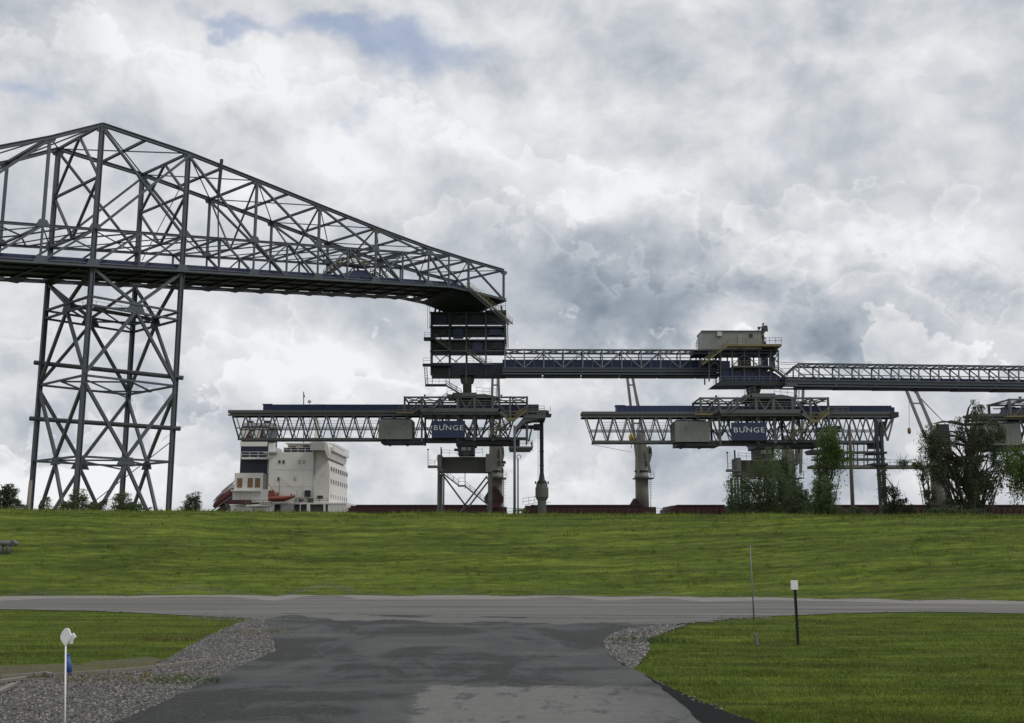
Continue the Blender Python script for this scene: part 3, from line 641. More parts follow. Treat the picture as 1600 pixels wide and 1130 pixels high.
# crossover stair with arched hood on the deck
m_ = MB(); z0 = zbot(52)
for s0, s1, za, zb in ((45.5, 50, 0.2, 3.0), (50, 56, 3.0, 3.0), (56, 60.5, 3.0, .5)):
    for b in (1.2, 3.2): m_.beam(B(s0, b, z0+za+.2), B(s1, b, z0+zb+.8), .12, .3)
    n = 9
    for i in range(n): f = (i+.5)/n; m_.beam(B(s0+(s1-s0)*f, 1.2, z0+za+.2+(zb-za+.6)*f), B(s0+(s1-s0)*f, 3.2, z0+za+.2+(zb-za+.6)*f), .3, .06)
cs = m_.build('crossover_stair', 'steel_dark', br)
m_ = MB()
for b in (1.2, 3.2): m_.rail([B(45.5, b, z0+.4), B(50, b, z0+3.8), B(56, b, z0+3.8), B(60.5, b, z0+1.3)], 1.1, .9, .05, 3)
m_.build('yellow_railing', 'yellow', cs)
m_ = MB(); P = [B(50, 2, z0+.6), B(52, 2, z0+2.5), B(54.5, 2, z0+3.0), B(57, 2, z0+2.6), B(60, 2, z0+1.0)]
m_.prism(P, bx*5.); m_.build('hood', 'navy', cs)
# yellow access stair from the deck to the transfer tower
ys = MB(); yr = MB(); pa, pb = B(79.5, -.8, 53.3), B(91.5, -2.0, 47.3)
for o2 in (0, 1.1):
    ys.beam(pa+bx*-o2, pb+bx*-o2, .12, .32); yr.rail([pa+bx*-o2, pb+bx*-o2], 1.1, 1.1, .04)
for i in range(30): p = pa+(pb-pa)*(i+.5)/30; ys.beam(p, p-bx*1.1, .25, .05)
y_ = ys.build('access_stair', 'steel', br); yr.build('yellow_railing', 'yellow', y_)
# hanging cable and pole on the near truss
def onB(x, y, b=0):
    d = ray(x, y); P = B(0, b, 0); return CAM+d*((P-CAM)@bx)/(d@bx)
one('mast', 'black_paint', br, 'beam', onB(346.5, 249, -.4), onB(341, 306, -.4), .5, .3)
one('hanging_cable', 'black_paint', br, 'cyl', onB(341, 306, -.4), onB(341, 412, -.4), .13, .1, 6)
one('guy_rod', 'steel', br, 'cyl', onB(284, 289, 2), onB(222, 407, 2), .07, .07, 6)
# small lamps on posts along the deck
for t in (-6, 10, 24, 38, 66):
    m_ = MB(); z = zbot(t); m_.beam(B(t, 10.4, z), B(t, 10.4, z+2.6), .09); m_.box(B(t, 10.4, z+2.6)-.22, B(t, 10.4, z+2.6)+np.array([.22, .22, .16])); m_.build('deck_lamp', 'steel', br)

# ------------------------------------------------------------------ lattice tower of the bridge
tw = thing('lattice_tower', B(7.5, 7.5, 0), 'tall square steel lattice tower standing behind the levee under the bridge peak', 'lattice tower')
crn = [(0, 0), (15, 0), (15, 15), (0, 15)]
for i, (t, b) in enumerate(crn):
    tt = 0 if t == 0 else 14.8
    lg = one('leg', 'steel', tw, 'ibeam', B(tt, b, -.8), B(tt, b, ztop(tt)-.2), .62, .68, up=tuple(ax))
    MB().prism([B(tt-.8, b-.8, -.9), B(tt+.8, b-.8, -.9), B(tt+.8, b+.8, -.9), B(tt-.8, b+.8, -.9)], (0, 0, 1.2)).build('footing', 'concrete', lg)
LV = [('ring', 37.), ('ring', 25.4), ('ring', 13.4)]
def face(i):
    (t0, b0), (t1, b1) = crn[i], crn[(i+1) % 4]
    f = lambda v: 14.8 if v == 15 and False else v
    return (min(t0, 14.8), b0), (min(t1, 14.8), b1)
for i in range(4):
    (t0, b0), (t1, b1) = face(i); tm, bm_ = (t0+t1)/2, (b0+b1)/2; zb = zbot(t0)-.4
    nrm = tuple(bx if i in (0, 2) else ax)
    for a, c in (((t0, b0, zb), (tm, bm_, 37.6)), ((t1, b1, zbot(t1)-.4), (tm, bm_, 37.6)), ((tm, bm_, 36.6), (t0, b0, 26)), ((tm, bm_, 36.6), (t1, b1, 26)), ((t0, b0, 24.8), (tm, bm_, 14)), ((t1, b1, 24.8), (tm, bm_, 14)), ((tm, bm_, 12.9), (t0, b0, -.4)), ((tm, bm_, 12.9), (t1, b1, -.4))):
        one('diagonal', 'steel', tw, 'beam', B(*a), B(*c), .46, .42, up=nrm)
    for z in (37.7, 36.4): one('ring_strut', 'steel', tw, 'beam', B(t0, b0, z), B(t1, b1, z), .4, .3)
    for z in (25.7, 13.7): one('ring_strut', 'steel', tw, 'beam', B(t0, b0, z), B(t1, b1, z), .3, .32)
    for z in (37.05, 13.3):
        m_ = MB(); n3 = bx if i in (0, 2) else ax; tv = ax if i in (0, 2) else bx; c = B(tm, bm_, z); m_.prism([c-tv*1.5-n3*.1-np.array([0,0,.5]), c+tv*1.5-n3*.1-np.array([0,0,.5]), c+tv*.9-n3*.1+np.array([0,0,.7]), c-tv*.9-n3*.1+np.array([0,0,.7])], n3*.2); m_.build('gusset_plate', 'steel', tw)
for z in (37.05, 25.5, 13.5):
    one('plan_brace', 'steel', tw, 'beam', B(7.4, 0, z), B(14.8, 7.5, z), .24); one('plan_brace', 'steel', tw, 'beam', B(14.8, 7.5, z), B(7.4, 15, z), .24)
    one('plan_brace', 'steel', tw, 'beam', B(7.4, 15, z), B(0, 7.5, z), .24); one('plan_brace', 'steel', tw, 'beam', B(0, 7.5, z), B(7.4, 0, z), .24)
    one('plan_brace', 'steel', tw, 'beam', B(0, 0, z-.4), B(14.8, 15, z-.4), .2)
one('walkway', 'steel_dark', tw, 'beam', B(0, 7.5, 37.5), B(14.8, 7.5, 37.5), 1.6, .25); m_ = MB(); m_.rail([B(0, 6.8, 37.6), B(14.8, 6.8, 37.6)], 1.1, 2, .03); m_.build('handrail', 'steel_light', tw)
for zl, zr in ((29.3, 27.0), (20.4, 18.9)):
    one('cross_pipe', 'steel', tw, 'cyl', B(-.8, 15.8, zl), B(15.6, -.8, zr), .36, .36, 12)
one('cable', 'steel', tw, 'cyl', B(0, 15, -.5), B(14.8, 0, 17), .07, .07, 6)

# ------------------------------------------------------------------ pixel-drafted side elevations (each in its own vertical plane, with real depth)
class El:
    def __init__(s, Y): s.Y = Y; s.s = Y/1600*.985
    def p(s, x, y, dy=0.): q = atY(x, y, s.Y); q[1] += dy; return q
    def box(s, m, x0, y0, x1, y1, d0=0., d1=1.):
        a = s.p((x0+x1)/2, y1); b = s.p((x0+x1)/2, y0); xa = s.p(x0, (y0+y1)/2)[0]; xb = s.p(x1, (y0+y1)/2)[0]
        return m.box((xa, s.Y+d0, a[2]), (xb, s.Y+d1, b[2]))
    def bm(s, m, a, b, w, d=0., h=None, dep=None):
        return m.beam(s.p(*a, d), s.p(*b, d), (h or w)*s.s, dep or w*s.s, up=(0, 1, 0))
    def member(s, name, mt, parent, a, b, w, d=0., dep=None):
        m = MB(); s.bm(m, a, b, w, d, dep=dep); return m.build(name, mt, parent)
    def rail(s, m, pts, h=1.1, d=0., post=1.6, r=.04): return m.rail([s.p(*q, d) for q in pts], h, post, r)
    def stair(s, parent, a, b, d=0., wid=1., mt='paint_grey', rl='paint_grey', rail=True):
        m = MB(); p, q = s.p(*a, d), s.p(*b, d); w = np.array([0, wid, 0])
        m.beam(p, q, .1, .3); m.beam(p+w, q+w, .1, .3); n = max(4, int(np.linalg.norm(q-p)/.3))
        for i in range(n): c = p+(q-p)*(i+.5)/n; m.box(c+np.array([-.13, .05, -.02]), c+np.array([.13, wid-.05, .02]))
        o = m.build('stair', mt, parent)
        if rail:
            r = MB(); r.rail([p, q], 1.05, 1.2, .045); r.rail([p+w, q+w], 1.05, 1.2, .045); r.build('stair_railing', rl, o)
        return o

# ---- transfer tower at the bridge end
E1 = El(221.)
T1 = thing('transfer_tower', E1.p(731, 616, 3), 'dark open multi-storey steel transfer tower at the end of the truss bridge', 'transfer tower')
for x in (673.5, 702, 728.5, 759, 789):
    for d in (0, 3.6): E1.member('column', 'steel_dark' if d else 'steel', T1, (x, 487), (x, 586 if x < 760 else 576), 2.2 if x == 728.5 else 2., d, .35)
for i, y in enumerate((489, 511, 532, 549.5)):
    m_ = MB(); E1.box(m_, 672, y-1.3, 791, y+1.3, -.3, 4); fl = m_.build('floor', 'steel_dark', T1)
    if i in (1, 2):
        m_ = MB(); E1.rail(m_, [(674, y-1.5), (790, y-1.5)], 1.1, -.2, 2.); m_.build('handrail', 'steel', fl)
m_ = MB()
for (x0, x1) in ((674, 701.8), (702.2, 728), (729, 758.5), (759.5, 788.5)):
    for (y0, y1) in ((490.5, 506.8), (512, 526.2), (533, 546.6)):
        E1.box(m_, x0, y0, x1, y1, .6, .9)
m_.build('inner_panels', 'steel_dark', T1)
for (x0, y0, x1, y1, d) in ((678, 493, 698, 508, 1), (708, 514, 724, 530, 2.2), (735, 492, 752, 507, 1.8), (764, 515, 784, 524, 1.5), (738, 536, 754, 549, 1.), (768, 535, 786, 546, 1.4), (680, 536, 696, 544, 1.4)):
    m_ = MB(); E1.box(m_, x0, y0, x1, y1-1, d*.1, .6); E1.box(m_, x0+2, y0-2, x1-4, y0, d*.1+.1, .55); m_.build('machinery', random.choice(['navy', 'steel_dark', 'steel_dark']), T1)
for a, b in (((702, 510), (728, 491)), ((759, 491), (789, 510)), ((674, 531), (702, 513)), ((728, 531), (759, 513)), ((728, 534), (759, 549)), ((759, 534), (789, 549)), ((674, 549), (690, 566)), ((702, 551), (684, 566)), ((690, 551), (715, 566)), ((728, 551), (710, 566)), ((735, 551), (759, 566))):
    E1.member('brace', 'steel', T1, a, b, 1.3, .4, .2)
m_ = MB(); E1.box(m_, 674, 566, 790, 573.5, .8, 5); m_.build('conveyor_cover', 'navy', T1)
m_ = MB(); E1.box(m_, 673, 574, 790, 585.5, .3, 6); E1.box(m_, 661, 569.5, 705, 573, -1.2, .2); m_.build('base_girder', 'steel_dark', T1)
m_ = MB(); E1.box(m_, 758, 486, 791, 490, -.9, 4); m_.build('roof_slab', 'steel_dark', T1)
m_ = MB(); E1.rail(m_, [(768, 486), (790, 486)], 2.0, -.8, 1., .05); E1.rail(m_, [(690, 487), (757, 487)], 1.1, -.2); E1.rail(m_, [(664, 529), (674, 529)], 1.1, -1.4, 1.); E1.rail(m_, [(662, 569), (676, 569)], 1.1, -1.4, 1.); E1.rail(m_, [(731, 569.5), (768, 571)], 1.1, -1.6, 1.2); m_.build('handrail', 'steel_light', T1)
m_ = MB(); E1.box(m_, 663, 529, 680, 533, -1.6, .2); m_.build('landing', 'steel_dark', T1)
for x in (677, 684, 724, 732, 785):
    E1.member('prop', 'steel_dark', T1, (x, 488), (x+(3 if x < 700 else -2), 474), 3.2, 3, .5)
for a, b in (((680, 531), (705, 549.5)), ((727, 549.5), (757, 571))): E1.stair(T1, a, b, -1.5, 1.1)
m_ = MB(); E1.box(m_, 704, 549, 728, 551, -1.5, -.3); E1.box(m_, 756, 570, 769, 572, -1.6, -.3); m_.build('landing', 'paint_grey', T1)
m_ = MB()
for x in (663.5, 667.5): E1.bm(m_, (x, 573), (x+2, 602), 1., -1.2)
for k in range(10): E1.bm(m_, (663.5+k*.2, 574+k*2.9), (667.5+k*.2, 574+k*2.9), .7, -1.2)
m_.build('ladder', 'paint_grey', T1)
for x, y1 in ((676, 600), (702.5, 604)): E1.member('hanger', 'steel', T1, (x, 586), (x, y1), 1., -1.)
m_ = MB(); E1.box(m_, 665, 601.5, 698, 604.5, -1.4, -.2); m_.build('landing', 'steel_dark', T1); E1.stair(T1, (697, 603), (721, 617), -1.2, 1.)
m_ = MB(); E1.rail(m_, [(666, 601), (697, 601)], 1.1, -1.3, 1.2); m_.build('handrail', 'steel_light', T1)
m_ = MB(); c = E1.p(729.2, 585, 3.2); R_ = 221/1600
m_.lathe((c[0], c[1], 0), [(11*R_, E1.p(729, 585)[2]), (11.3*R_, E1.p(729, 590)[2]), (9.8*R_, E1.p(729, 596)[2]), (7*R_, E1.p(729, 597.5)[2]), (7*R_, E1.p(729, 618)[2])][::-1], 24); m_.build('slewing_column', 'concrete', T1, True)
E1.member('drain_pipe', 'steel', T1, (728.5, 586), (728.5, 601), 2.2, -.9, .3)
E1.member('hanging_cable', 'steel', T1, (668.5, 476), (668.5, 515), .6, -.6); E1.member('hanging_cable', 'steel', T1, (671.5, 476), (671.5, 515), .6, -.6)
m_ = MB(); E1.bm(m_, (790, 500), (791.5, 545), 1.2, -.5); E1.bm(m_, (793, 500), (794, 545), 1.2, -.5); [E1.bm(m_, (790.2, 502+k*3), (793.4, 502+k*3), .8, -.5) for k in range(14)]; m_.build('caged_ladder', 'steel', T1)

# ---- conveyor galleries
def gallery(Y, x0, x1, ytop, ymid, ybot, pitch, label, ramp=None, dep=4.4, posts_off=0):
    ext = 22 if ramp else 4
    E = El(Y); g_ = thing('conveyor_gallery', E.p(x0, ybot, dep/2), label, 'conveyor gallery', 'galleries linking the transfer towers')
    yt = lambda x: ytop[0]+(ytop[1]-ytop[0])*(x-x0)/(x1-x0); sl_ = (ytop[1]-ytop[0])/(x1-x0); K = lambda y, x: y+sl_*(x-x0)
    xs_ = []; x = x0+posts_off
    while x <= x1+.1: xs_.append(x); x += pitch
    for d in (0, dep):
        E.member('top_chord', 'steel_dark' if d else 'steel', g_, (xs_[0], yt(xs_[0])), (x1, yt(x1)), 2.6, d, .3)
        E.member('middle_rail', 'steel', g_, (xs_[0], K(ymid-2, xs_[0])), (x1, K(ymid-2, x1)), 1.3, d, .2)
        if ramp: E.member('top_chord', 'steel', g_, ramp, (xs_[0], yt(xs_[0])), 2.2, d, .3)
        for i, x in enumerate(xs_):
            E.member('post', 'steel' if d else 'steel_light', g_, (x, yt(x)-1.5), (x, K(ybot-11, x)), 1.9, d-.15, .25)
            if i < len(xs_)-1:
                a = (x, yt(x)+1) if i % 2 == 0 or ramp else (x, K(ybot-11, x)); b = (x+pitch, K(ybot-11, x+pitch)) if i % 2 == 0 or ramp else (x+pitch, yt(x+pitch)+1)
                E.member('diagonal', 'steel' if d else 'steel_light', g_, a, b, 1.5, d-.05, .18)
                if d == 0: E.member('stub_post', 'steel', g_, (x+pitch/2, K(ymid+4, x)), (x+pitch/2, K(ybot-11, x)), 1., d-.15, .15)
    for i, x in enumerate(xs_):
        a = E.p(x, yt(x)); b = a+np.array([0, dep, 0]); one('roof_strut', 'steel', g_, 'beam', a, b, .22)
        if i < len(xs_)-1:
            c = E.p(x+pitch, yt(x+pitch)); h = (a+c)/2+np.array([0, dep/2, 0]); m = MB()
            for q_ in (a, b, c, c+np.array([0, dep, 0])): m.beam(q_, h, .17)
            m.build('roof_brace', 'steel', g_)
    m = MB(); a0, a1 = E.p(x0-ext, K(ymid, x0)), E.p(x1, K(ymid, x1)); b0, b1 = E.p(x0-ext, K(ybot-12.5, x0)), E.p(x1, K(ybot-12.5, x1))
    m.prism([a0+[0, 1.1, 0], a1+[0, 1.1, 0], b1+[0, 1.1, 0], b0+[0, 1.1, 0]], (0, dep-1.6, 0))
    for f in (.33, .66): m.prism([(a0+(b0-a0)*f)+[0, 1.05, .06], (a1+(b1-a1)*f)+[0, 1.05, .06], (a1+(b1-a1)*f)+[0, 1.05, -.06], (a0+(b0-a0)*f)+[0, 1.05, -.06]], (0, .05, 0))
    m.build('conveyor_housing', 'navy', g_)
    for d in (-.2, dep):
        m = MB(); E.bm(m, (x0-ext, K(ybot-10.5, x0)), (x1, K(ybot-10.5, x1)), 2.2, d, dep=.4); E.bm(m, (x0-ext, K(ybot-1.6, x0)), (x1, K(ybot-1.6, x1)), 2.4, d, dep=.4); E.bm(m, (x0-ext, K(ybot-6.8, x0)), (x1, K(ybot-6.8, x1)), 4.6, d, dep=.12); m.build('side_girder', 'steel', g_)
    m = MB()
    x = x0
    while x < x1-10: m.prism([E.p(x, K(ybot-9, x)), E.p(x+5.6, K(ybot-9, x)), E.p(x+5.6, K(ybot-9, x))+[0, dep, 0], E.p(x, K(ybot-9, x))+[0, dep, 0]], (0, 0, .2)); x += 6.5
    m.build('deck_plates', 'steel_dark', g_)
    m = MB(); x = x0
    while x < x1: E.box(m, x, K(ybot-5, x), min(x+pitch*1.9, x1), K(ybot+.7, x), .5, dep-.2); x += pitch*2
    m.build('belly_plates', 'steel_dark', g_)
    return g_
gallery(219., 789, 1125, (546.8, 547.6), 560.5, 586, 30.4, 'long conveyor gallery between the dark transfer tower and the grey rooftop shed', None, 4.4, 0)
gallery(212., 1248, 1700, (568.5, 574.2), 587.5, 604.5, 31.2, 'conveyor gallery running out of view to the right of the grey shed', (1229, 586), 4.4, 0)
g_ = [o for o in bpy.data.objects if o.name.startswith('conveyor_gallery')]

# ---- second transfer tower with shed
E2 = El(214.)
T2 = thing('transfer_tower', E2.p(1180, 616, 2), 'transfer tower with a grey shed and small dark crane on its roof', 'transfer tower')
m_ = MB(); E2.box(m_, 1097, 518.5, 1190, 546, 0, 5.5)
x = 1099
while x < 1190: E2.box(m_, x, 519, x+.7, 545.5, -.05, 0); x += 3.1
sh = m_.build('shed', 'shed', T2)
m_ = MB(); E2.box(m_, 1096, 516.8, 1191, 518.4, -.25, 5.8); m_.build('roof', 'paint_grey', sh)
m_ = MB(); E2.box(m_, 1120, 519.5, 1127, 526, -.7, -.06); m_.build('air_unit', 'ship_shade', sh)
m_ = MB(); E2.box(m_, 1153, 523, 1160, 545, -.12, -.06); m_.build('door', 'shed', sh)
m_ = MB(); E2.box(m_, 1171, 522, 1175, 527, -.4, -.06); m_.build('lamp_box', 'steel_dark', sh)
m_ = MB(); E2.box(m_, 1135, 540, 1218, 543.5, -1.8, -.3); E2.box(m_, 1190, 538.6, 1218, 543.5, -.3, 5); pl = m_.build('roof_platform', 'yellow', T2)
m_ = MB(); E2.rail(m_, [(1190, 539), (1218, 539)], 1.2, -1.7, 1.1, .05); E2.rail(m_, [(1136, 540), (1188, 540)], 1.1, -1.75, 1.6); m_.build('handrail', 'yellow', pl)
m_ = MB(); E2.rail(m_, [(1086, 545), (1096, 545)], 1.2, 0, 1.); E2.bm(m_, (1088.5, 545), (1088.5, 532), 1, 0); m_.build('handrail', 'steel_light', T2)
# service crane on the roof
m_ = MB(); E2.bm(m_, (1194.5, 539), (1193, 512), 3.6, 1, dep=.5); E2.box(m_, 1190, 533, 1198, 538, .4, 1.6); sc_ = m_.build('service_crane', 'green_dk', T2)
m_ = MB(); E2.box(m_, 1193, 508, 1200, 516, .4, 1.6); E2.bm(m_, (1192, 509), (1186, 515), 1.6, .9); E2.bm(m_, (1193, 507), (1195, 503.5), 2.4, .9); E2.bm(m_, (1185.5, 511), (1189, 511), 3.2, .9); E2.bm(m_, (1200, 509), (1201, 517), 1.4, .9); m_.build('crane_head', 'green_dk', sc_)
m_ = MB(); E2.bm(m_, (1191, 520), (1198, 530), 1.5, .6); E2.bm(m_, (1197, 517), (1191.5, 524), 1.2, .6); m_.build('hydraulic_arm', 'yellow', sc_)
m_ = MB(); E2.box(m_, 1084, 546.5, 1216, 549, -.2, 5.2); E2.box(m_, 1084, 550.5, 1214, 553, .1, 5); m_.build('roof_beams', 'steel_dark', T2)
for x in (1108, 1126, 1144, 1163, 1186, 1204, 1216):
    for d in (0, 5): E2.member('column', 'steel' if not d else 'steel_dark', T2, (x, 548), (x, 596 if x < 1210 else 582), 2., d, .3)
for a, b in (((1144, 573), (1163, 552)), ((1163, 552), (1186, 573)), ((1186, 573), (1204, 552)), ((1204, 552), (1217, 568)), ((1204, 573), (1216, 552)), ((1204, 568), (1217, 582)), ((1108, 575), (1126, 553)), ((1126, 575), (1108, 553))): E2.member('brace', 'steel', T2, a, b, 1.4, .2, .2)
for (x0, y0, x1, y1, mt) in ((1194, 552, 1203, 574, 'navy'), (1158, 556, 1176, 571, 'steel_dark'), (1128, 562, 1143, 579, 'navy'), (1208, 556, 1214, 577, 'steel_dark')):
    m_ = MB(); E2.box(m_, x0, y0, x1, y1, 1.5, 3.5); E2.box(m_, x0+1.5, y0+2, x1-1.5, y1-3, 1.35, 1.5); m_.build('machinery', mt, T2)
m_ = MB(); E2.box(m_, 1144, 572.5, 1206, 575, -.8, 4.5); lp = m_.build('floor', 'paint_grey', T2)
m_ = MB(); E2.rail(m_, [(1145, 572.5), (1190, 572.5)], 1.1, -.7, 1.5); m_.build('handrail', 'yellow', lp)
m_ = MB(); E2.box(m_, 1130, 579, 1204, 597, .8, 4.6); P = [E2.p(1204, 579, .8), E2.p(1214, 583, .8), E2.p(1228, 594, .8), E2.p(1226, 597, .8), E2.p(1204, 597, .8)]; m_.prism(P, (0, 3.4, 0)); m_.build('chute_body', 'navy', T2)
m_ = MB(); P = [E2.p(1124, 596.5), E2.p(1228, 597), E2.p(1228, 603), E2.p(1113, 603.4)]; m_.prism([p-np.array([0, .8, 0]) for p in P], (0, 6, 0)); m_.build('base_platform', 'steel_dark', T2)
m_ = MB(); E2.rail(m_, [(1114, 602), (1128, 597), (1222, 597)], 1.1, -.8, 1.4); m_.build('handrail', 'steel_light', T2)
E2.stair(T2, (1203, 574), (1228, 593), -1.2, 1.); E2.stair(T2, (1095, 572), (1136, 541), -1.8, 1., 'yellow', 'yellow')
m_ = MB(); E2.box(m_, 1227, 592.5, 1256, 595.2, -1.6, -.3); o = m_.build('landing', 'paint_grey', T2); m_ = MB(); E2.rail(m_, [(1227, 593), (1255, 593)], 1.1, -1.6, 1.1); m_.build('handrail', 'paint_grey', o)
for y in (565.5, 568.5, 575): E2.member('cable', 'steel', T2, (1219, y), (1249, y+1), .6, .5)
c = E2.p(1182, 600, 3); m_ = MB(); r_ = 214/1600; zf = lambda y: E2.p(1182, y)[2]
m_.lathe((c[0], c[1], 0), [(9.5*r_, zf(619)), (10*r_, zf(611)), (11.5*r_, zf(608)), (11.5*r_, zf(601))], 24); m_.build('slewing_column', 'concrete', T2, True)

# ------------------------------------------------------------------ ship loaders
EL = El(222.)
def loader(dx, dy_, dz, boom_shift, label, boom_right, sign=True, spout=True, full=True, blen=501):
    """the loader is drafted at the first berth and shifted to its own berth"""
    E = El(222.); off = np.array([dx, dy_, dz]); raw = E.p
    E.p = lambda x, y, d=0.: raw(x, y, d)+off
    def box(m, x0, y0, x1, y1, d0=0., d1=1.):
        a = raw((x0+x1)/2, y1); b = raw((x0+x1)/2, y0); xa = raw(x0, (y0+y1)/2)[0]; xb = raw(x1, (y0+y1)/2)[0]
        return m.box(np.array((xa, E.Y+d0, a[2]))+off, np.array((xb, E.Y+d1, b[2]))+off)
    E.box = box
    L = thing('ship_loader', (E.p(728, 800, 3)[0], E.p(728, 800, 3)[1], 0), label, 'ship loader', 'ship loaders along the dock')
    # boom truss (moves lengthwise)
    s = boom_shift; xl, xr = 357+s, 357+s+blen
    bo = None
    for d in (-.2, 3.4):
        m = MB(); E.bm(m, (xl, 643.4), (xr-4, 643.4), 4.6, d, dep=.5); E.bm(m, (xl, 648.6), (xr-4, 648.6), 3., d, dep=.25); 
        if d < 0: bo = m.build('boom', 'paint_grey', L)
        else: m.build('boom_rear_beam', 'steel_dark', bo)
        E.member('lower_chord', 'paint_grey', bo, (372+s, 686.3), (xr-62 if not boom_right else xr-22, 686.3), 3.6, d, .4)
        E.member('middle_chord', 'paint_grey', bo, (368+s, 669), (xr-62 if not boom_right else xr-18, 669), 1.7, d, .2)
        k = 0; x = 363.5+s; end = xr-70 if not boom_right else xr-24
        while x < end:
            b = x+10; m = MB()
            wb_ = 2.3 if d < 0 else 1.2; E.bm(m, (x, 650), (b, 685), wb_, d, dep=.28); E.bm(m, (b, 685), (x+20.6, 650), wb_*.85, d, dep=.28); m.build('web_brace', 'paint_grey', bo); x += 21.
    m = MB(); E.box(m, xl, 641.5, xr-2, 645.5, .1, 3.3); m.build('boom_deck', 'steel_dark', bo)
    m = MB(); [m.beam(E.p(x_, 686.3), E.p(x_, 686.3, 3.4), .2) for x_ in np.arange(373+s, xr-62, 21.)]; m.build('floor_struts', 'steel_dark', bo)
    hr = xr-16 if not boom_right else xr-5
    m = MB(); E.box(m, 410+s, 631.5, hr, 641.4, .6, 2.8); E.box(m, 409+s, 630.6, 424+s, 632, .5, 2.9)
    if boom_right: E.box(m, hr, 634, hr+4, 641, .5, 2.9)
    x = 424+s
    while x < hr: E.box(m, x, 632, x+.7, 641, .52, .6); x += 7.4
    m.build('conveyor_housing', 'navy', bo)
    for y in (655, 659, 663): E.member('cable', 'steel_light', bo, (388+s, y), (600+s*.2, y+.6), .45, 3.)
    if boom_right:                                          # flared tail
        m = MB(); E.bm(m, (xr-6, 650), (xr-26, 684), 2.6, -.2, dep=.5); E.bm(m, (xr-6, 650), (xr-26, 684), 2.6, 3.4, dep=.5); m.build('tail_brace', 'paint_grey', bo)
        m = MB(); E.box(m, xr-10, 642, xr+2, 649.6, -.6, 3.8); m.build('head_drum', 'steel_dark', bo)
        m = MB(); E.box(m, xr-30, 655, xr-14, 672, 1., 1.3); m.build('green_screen', 'green_dk', bo)
    # counterweight
    m = MB(); E.box(m, 593, 657, 645, 687.5, -1.8, 4.5); [E.box(m, x_, 657.6, x_+.4, 687, -1.83, -1.8) for x_ in (602, 619, 636)]; E.box(m, 593.4, 671, 644.6, 671.5, -1.83, -1.8); cw = m.build('counterweight', 'cement', L)
    m = MB(); E.box(m, 597, 654, 641, 657, -1, 4); E.box(m, 596, 687.6, 660, 693.2, -1., 5); E.box(m, 605, 693.2, 608, 695, -.5, 4); E.box(m, 633, 693.2, 636, 695, -.5, 4); m.build('cradle', 'steel_dark', cw)
    # portal frame round the boom
    fr = None
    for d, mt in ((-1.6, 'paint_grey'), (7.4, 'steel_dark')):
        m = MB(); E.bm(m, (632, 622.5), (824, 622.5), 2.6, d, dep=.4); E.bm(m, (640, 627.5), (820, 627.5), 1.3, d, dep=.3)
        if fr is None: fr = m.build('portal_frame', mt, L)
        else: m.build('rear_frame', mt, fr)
        for x, y1, w_ in ((633.5, 650, 3), (660, 692, 3), (688, 658, 3), (716, 690, 4), (742, 690, 4), (770, 690, 3.4), (797, 662, 3), (823.5, 690, 3)): E.member('post', mt, fr, (x, 621), (x, y1), w_, d, .45)
        for a, b in (((636, 648), (660, 624)), ((663, 648), (688, 624)), ((720, 624), (729, 640)), ((729, 640), (739, 624)), ((745, 625), (757, 640)), ((773, 624), (790, 645)), ((800, 624), (815, 645)), ((660, 660), (677, 682)), ((688, 650), (676, 672)), ((716, 650), (742, 684)), ((742, 654), (728, 686)), ((770, 652), (742, 687)), ((770, 655), (797, 686)), ((797, 660), (772, 690)), ((823, 652), (800, 690))):
            E.member('brace', mt, fr, a, b, 1.9, d+.05, .3)
    m = MB(); [m.beam(E.p(x_, 622.5, -1.6), E.p(x_, 622.5, 7.4), .3) for x_ in (633, 660, 688, 716, 742, 770, 797, 823)]; [m.beam(E.p(a_, 622.5, -1.6), E.p(b_, 622.5, 7.4), .18) for a_, b_ in ((633, 660), (660, 633), (660, 688), (770, 797), (797, 823), (823, 797))]; m.build('top_struts', 'paint_grey', fr)
    m = MB(); E.box(m, 659, 640.5, 782, 646.5, -3.2, -2.); E.box(m, 661, 647, 780, 650, -2.9, 7); wk = m.build('walkway', 'paint_grey', L)
    m = MB(); P = [E.p(780, 640.5, -3.2), E.p(794, 653, -3.2), E.p(792, 657, -3.2), E.p(778, 647, -3.2)]; m.prism(P, (0, 1.4, 0)); m.build('walkway_ramp', 'paint_grey', wk)
    m = MB(); E.rail(m, [(661, 640), (780, 640)], 1.1, -3.1, 1.5); m.build('handrail', 'steel_light', wk)
    m = MB(); E.rail(m, [(624, 646.5), (644, 646.5)], 1.1, -3., 1.); E.box(m, 622, 646.5, 648, 648.6, -3.2, -2); m.build('landing', 'yellow', wk)
    E.stair(wk, (645, 648), (661, 639), -3.1, 1.); E.stair(wk, (672, 646), (700, 624), -3.4, 1.)
    # lower frame girder
    m = MB(); E.box(m, 728, 684.5, 822, 689, -1.8, -.9); E.box(m, 740, 689, 812, 694, -1., 6); E.box(m, 606, 690, 728, 693.6, -1.4, -1.); E.box(m, 660, 685.5, 728, 687.6, -1.3, -1.); x = 610
    while x < 725: E.box(m, x, 687.6, x+4, 690, -1.3, -1.); x += 15
    m.build('base_girder', 'steel_dark', fr)
    # sign
    m = MB(); E.box(m, 676, 659.5, 727.5, 686, -2.6, -2.35); x = 677.5
    while x < 727: E.box(m, x, 660.5, x+.5, 685.5, -2.62, -2.6); x += 5.2
    sg = m.build('sign_board', 'sign_blue', L)
    c = E.p(701.8, 670, -2.66); cu = bpy.data.curves.new('lettering', 'FONT'); cu.body = 'BUNGE'; cu.align_x = 'CENTER'; cu.size = 1.5; cu.extrude = .02; cu.space_character = 1.16; cu.offset = -.008
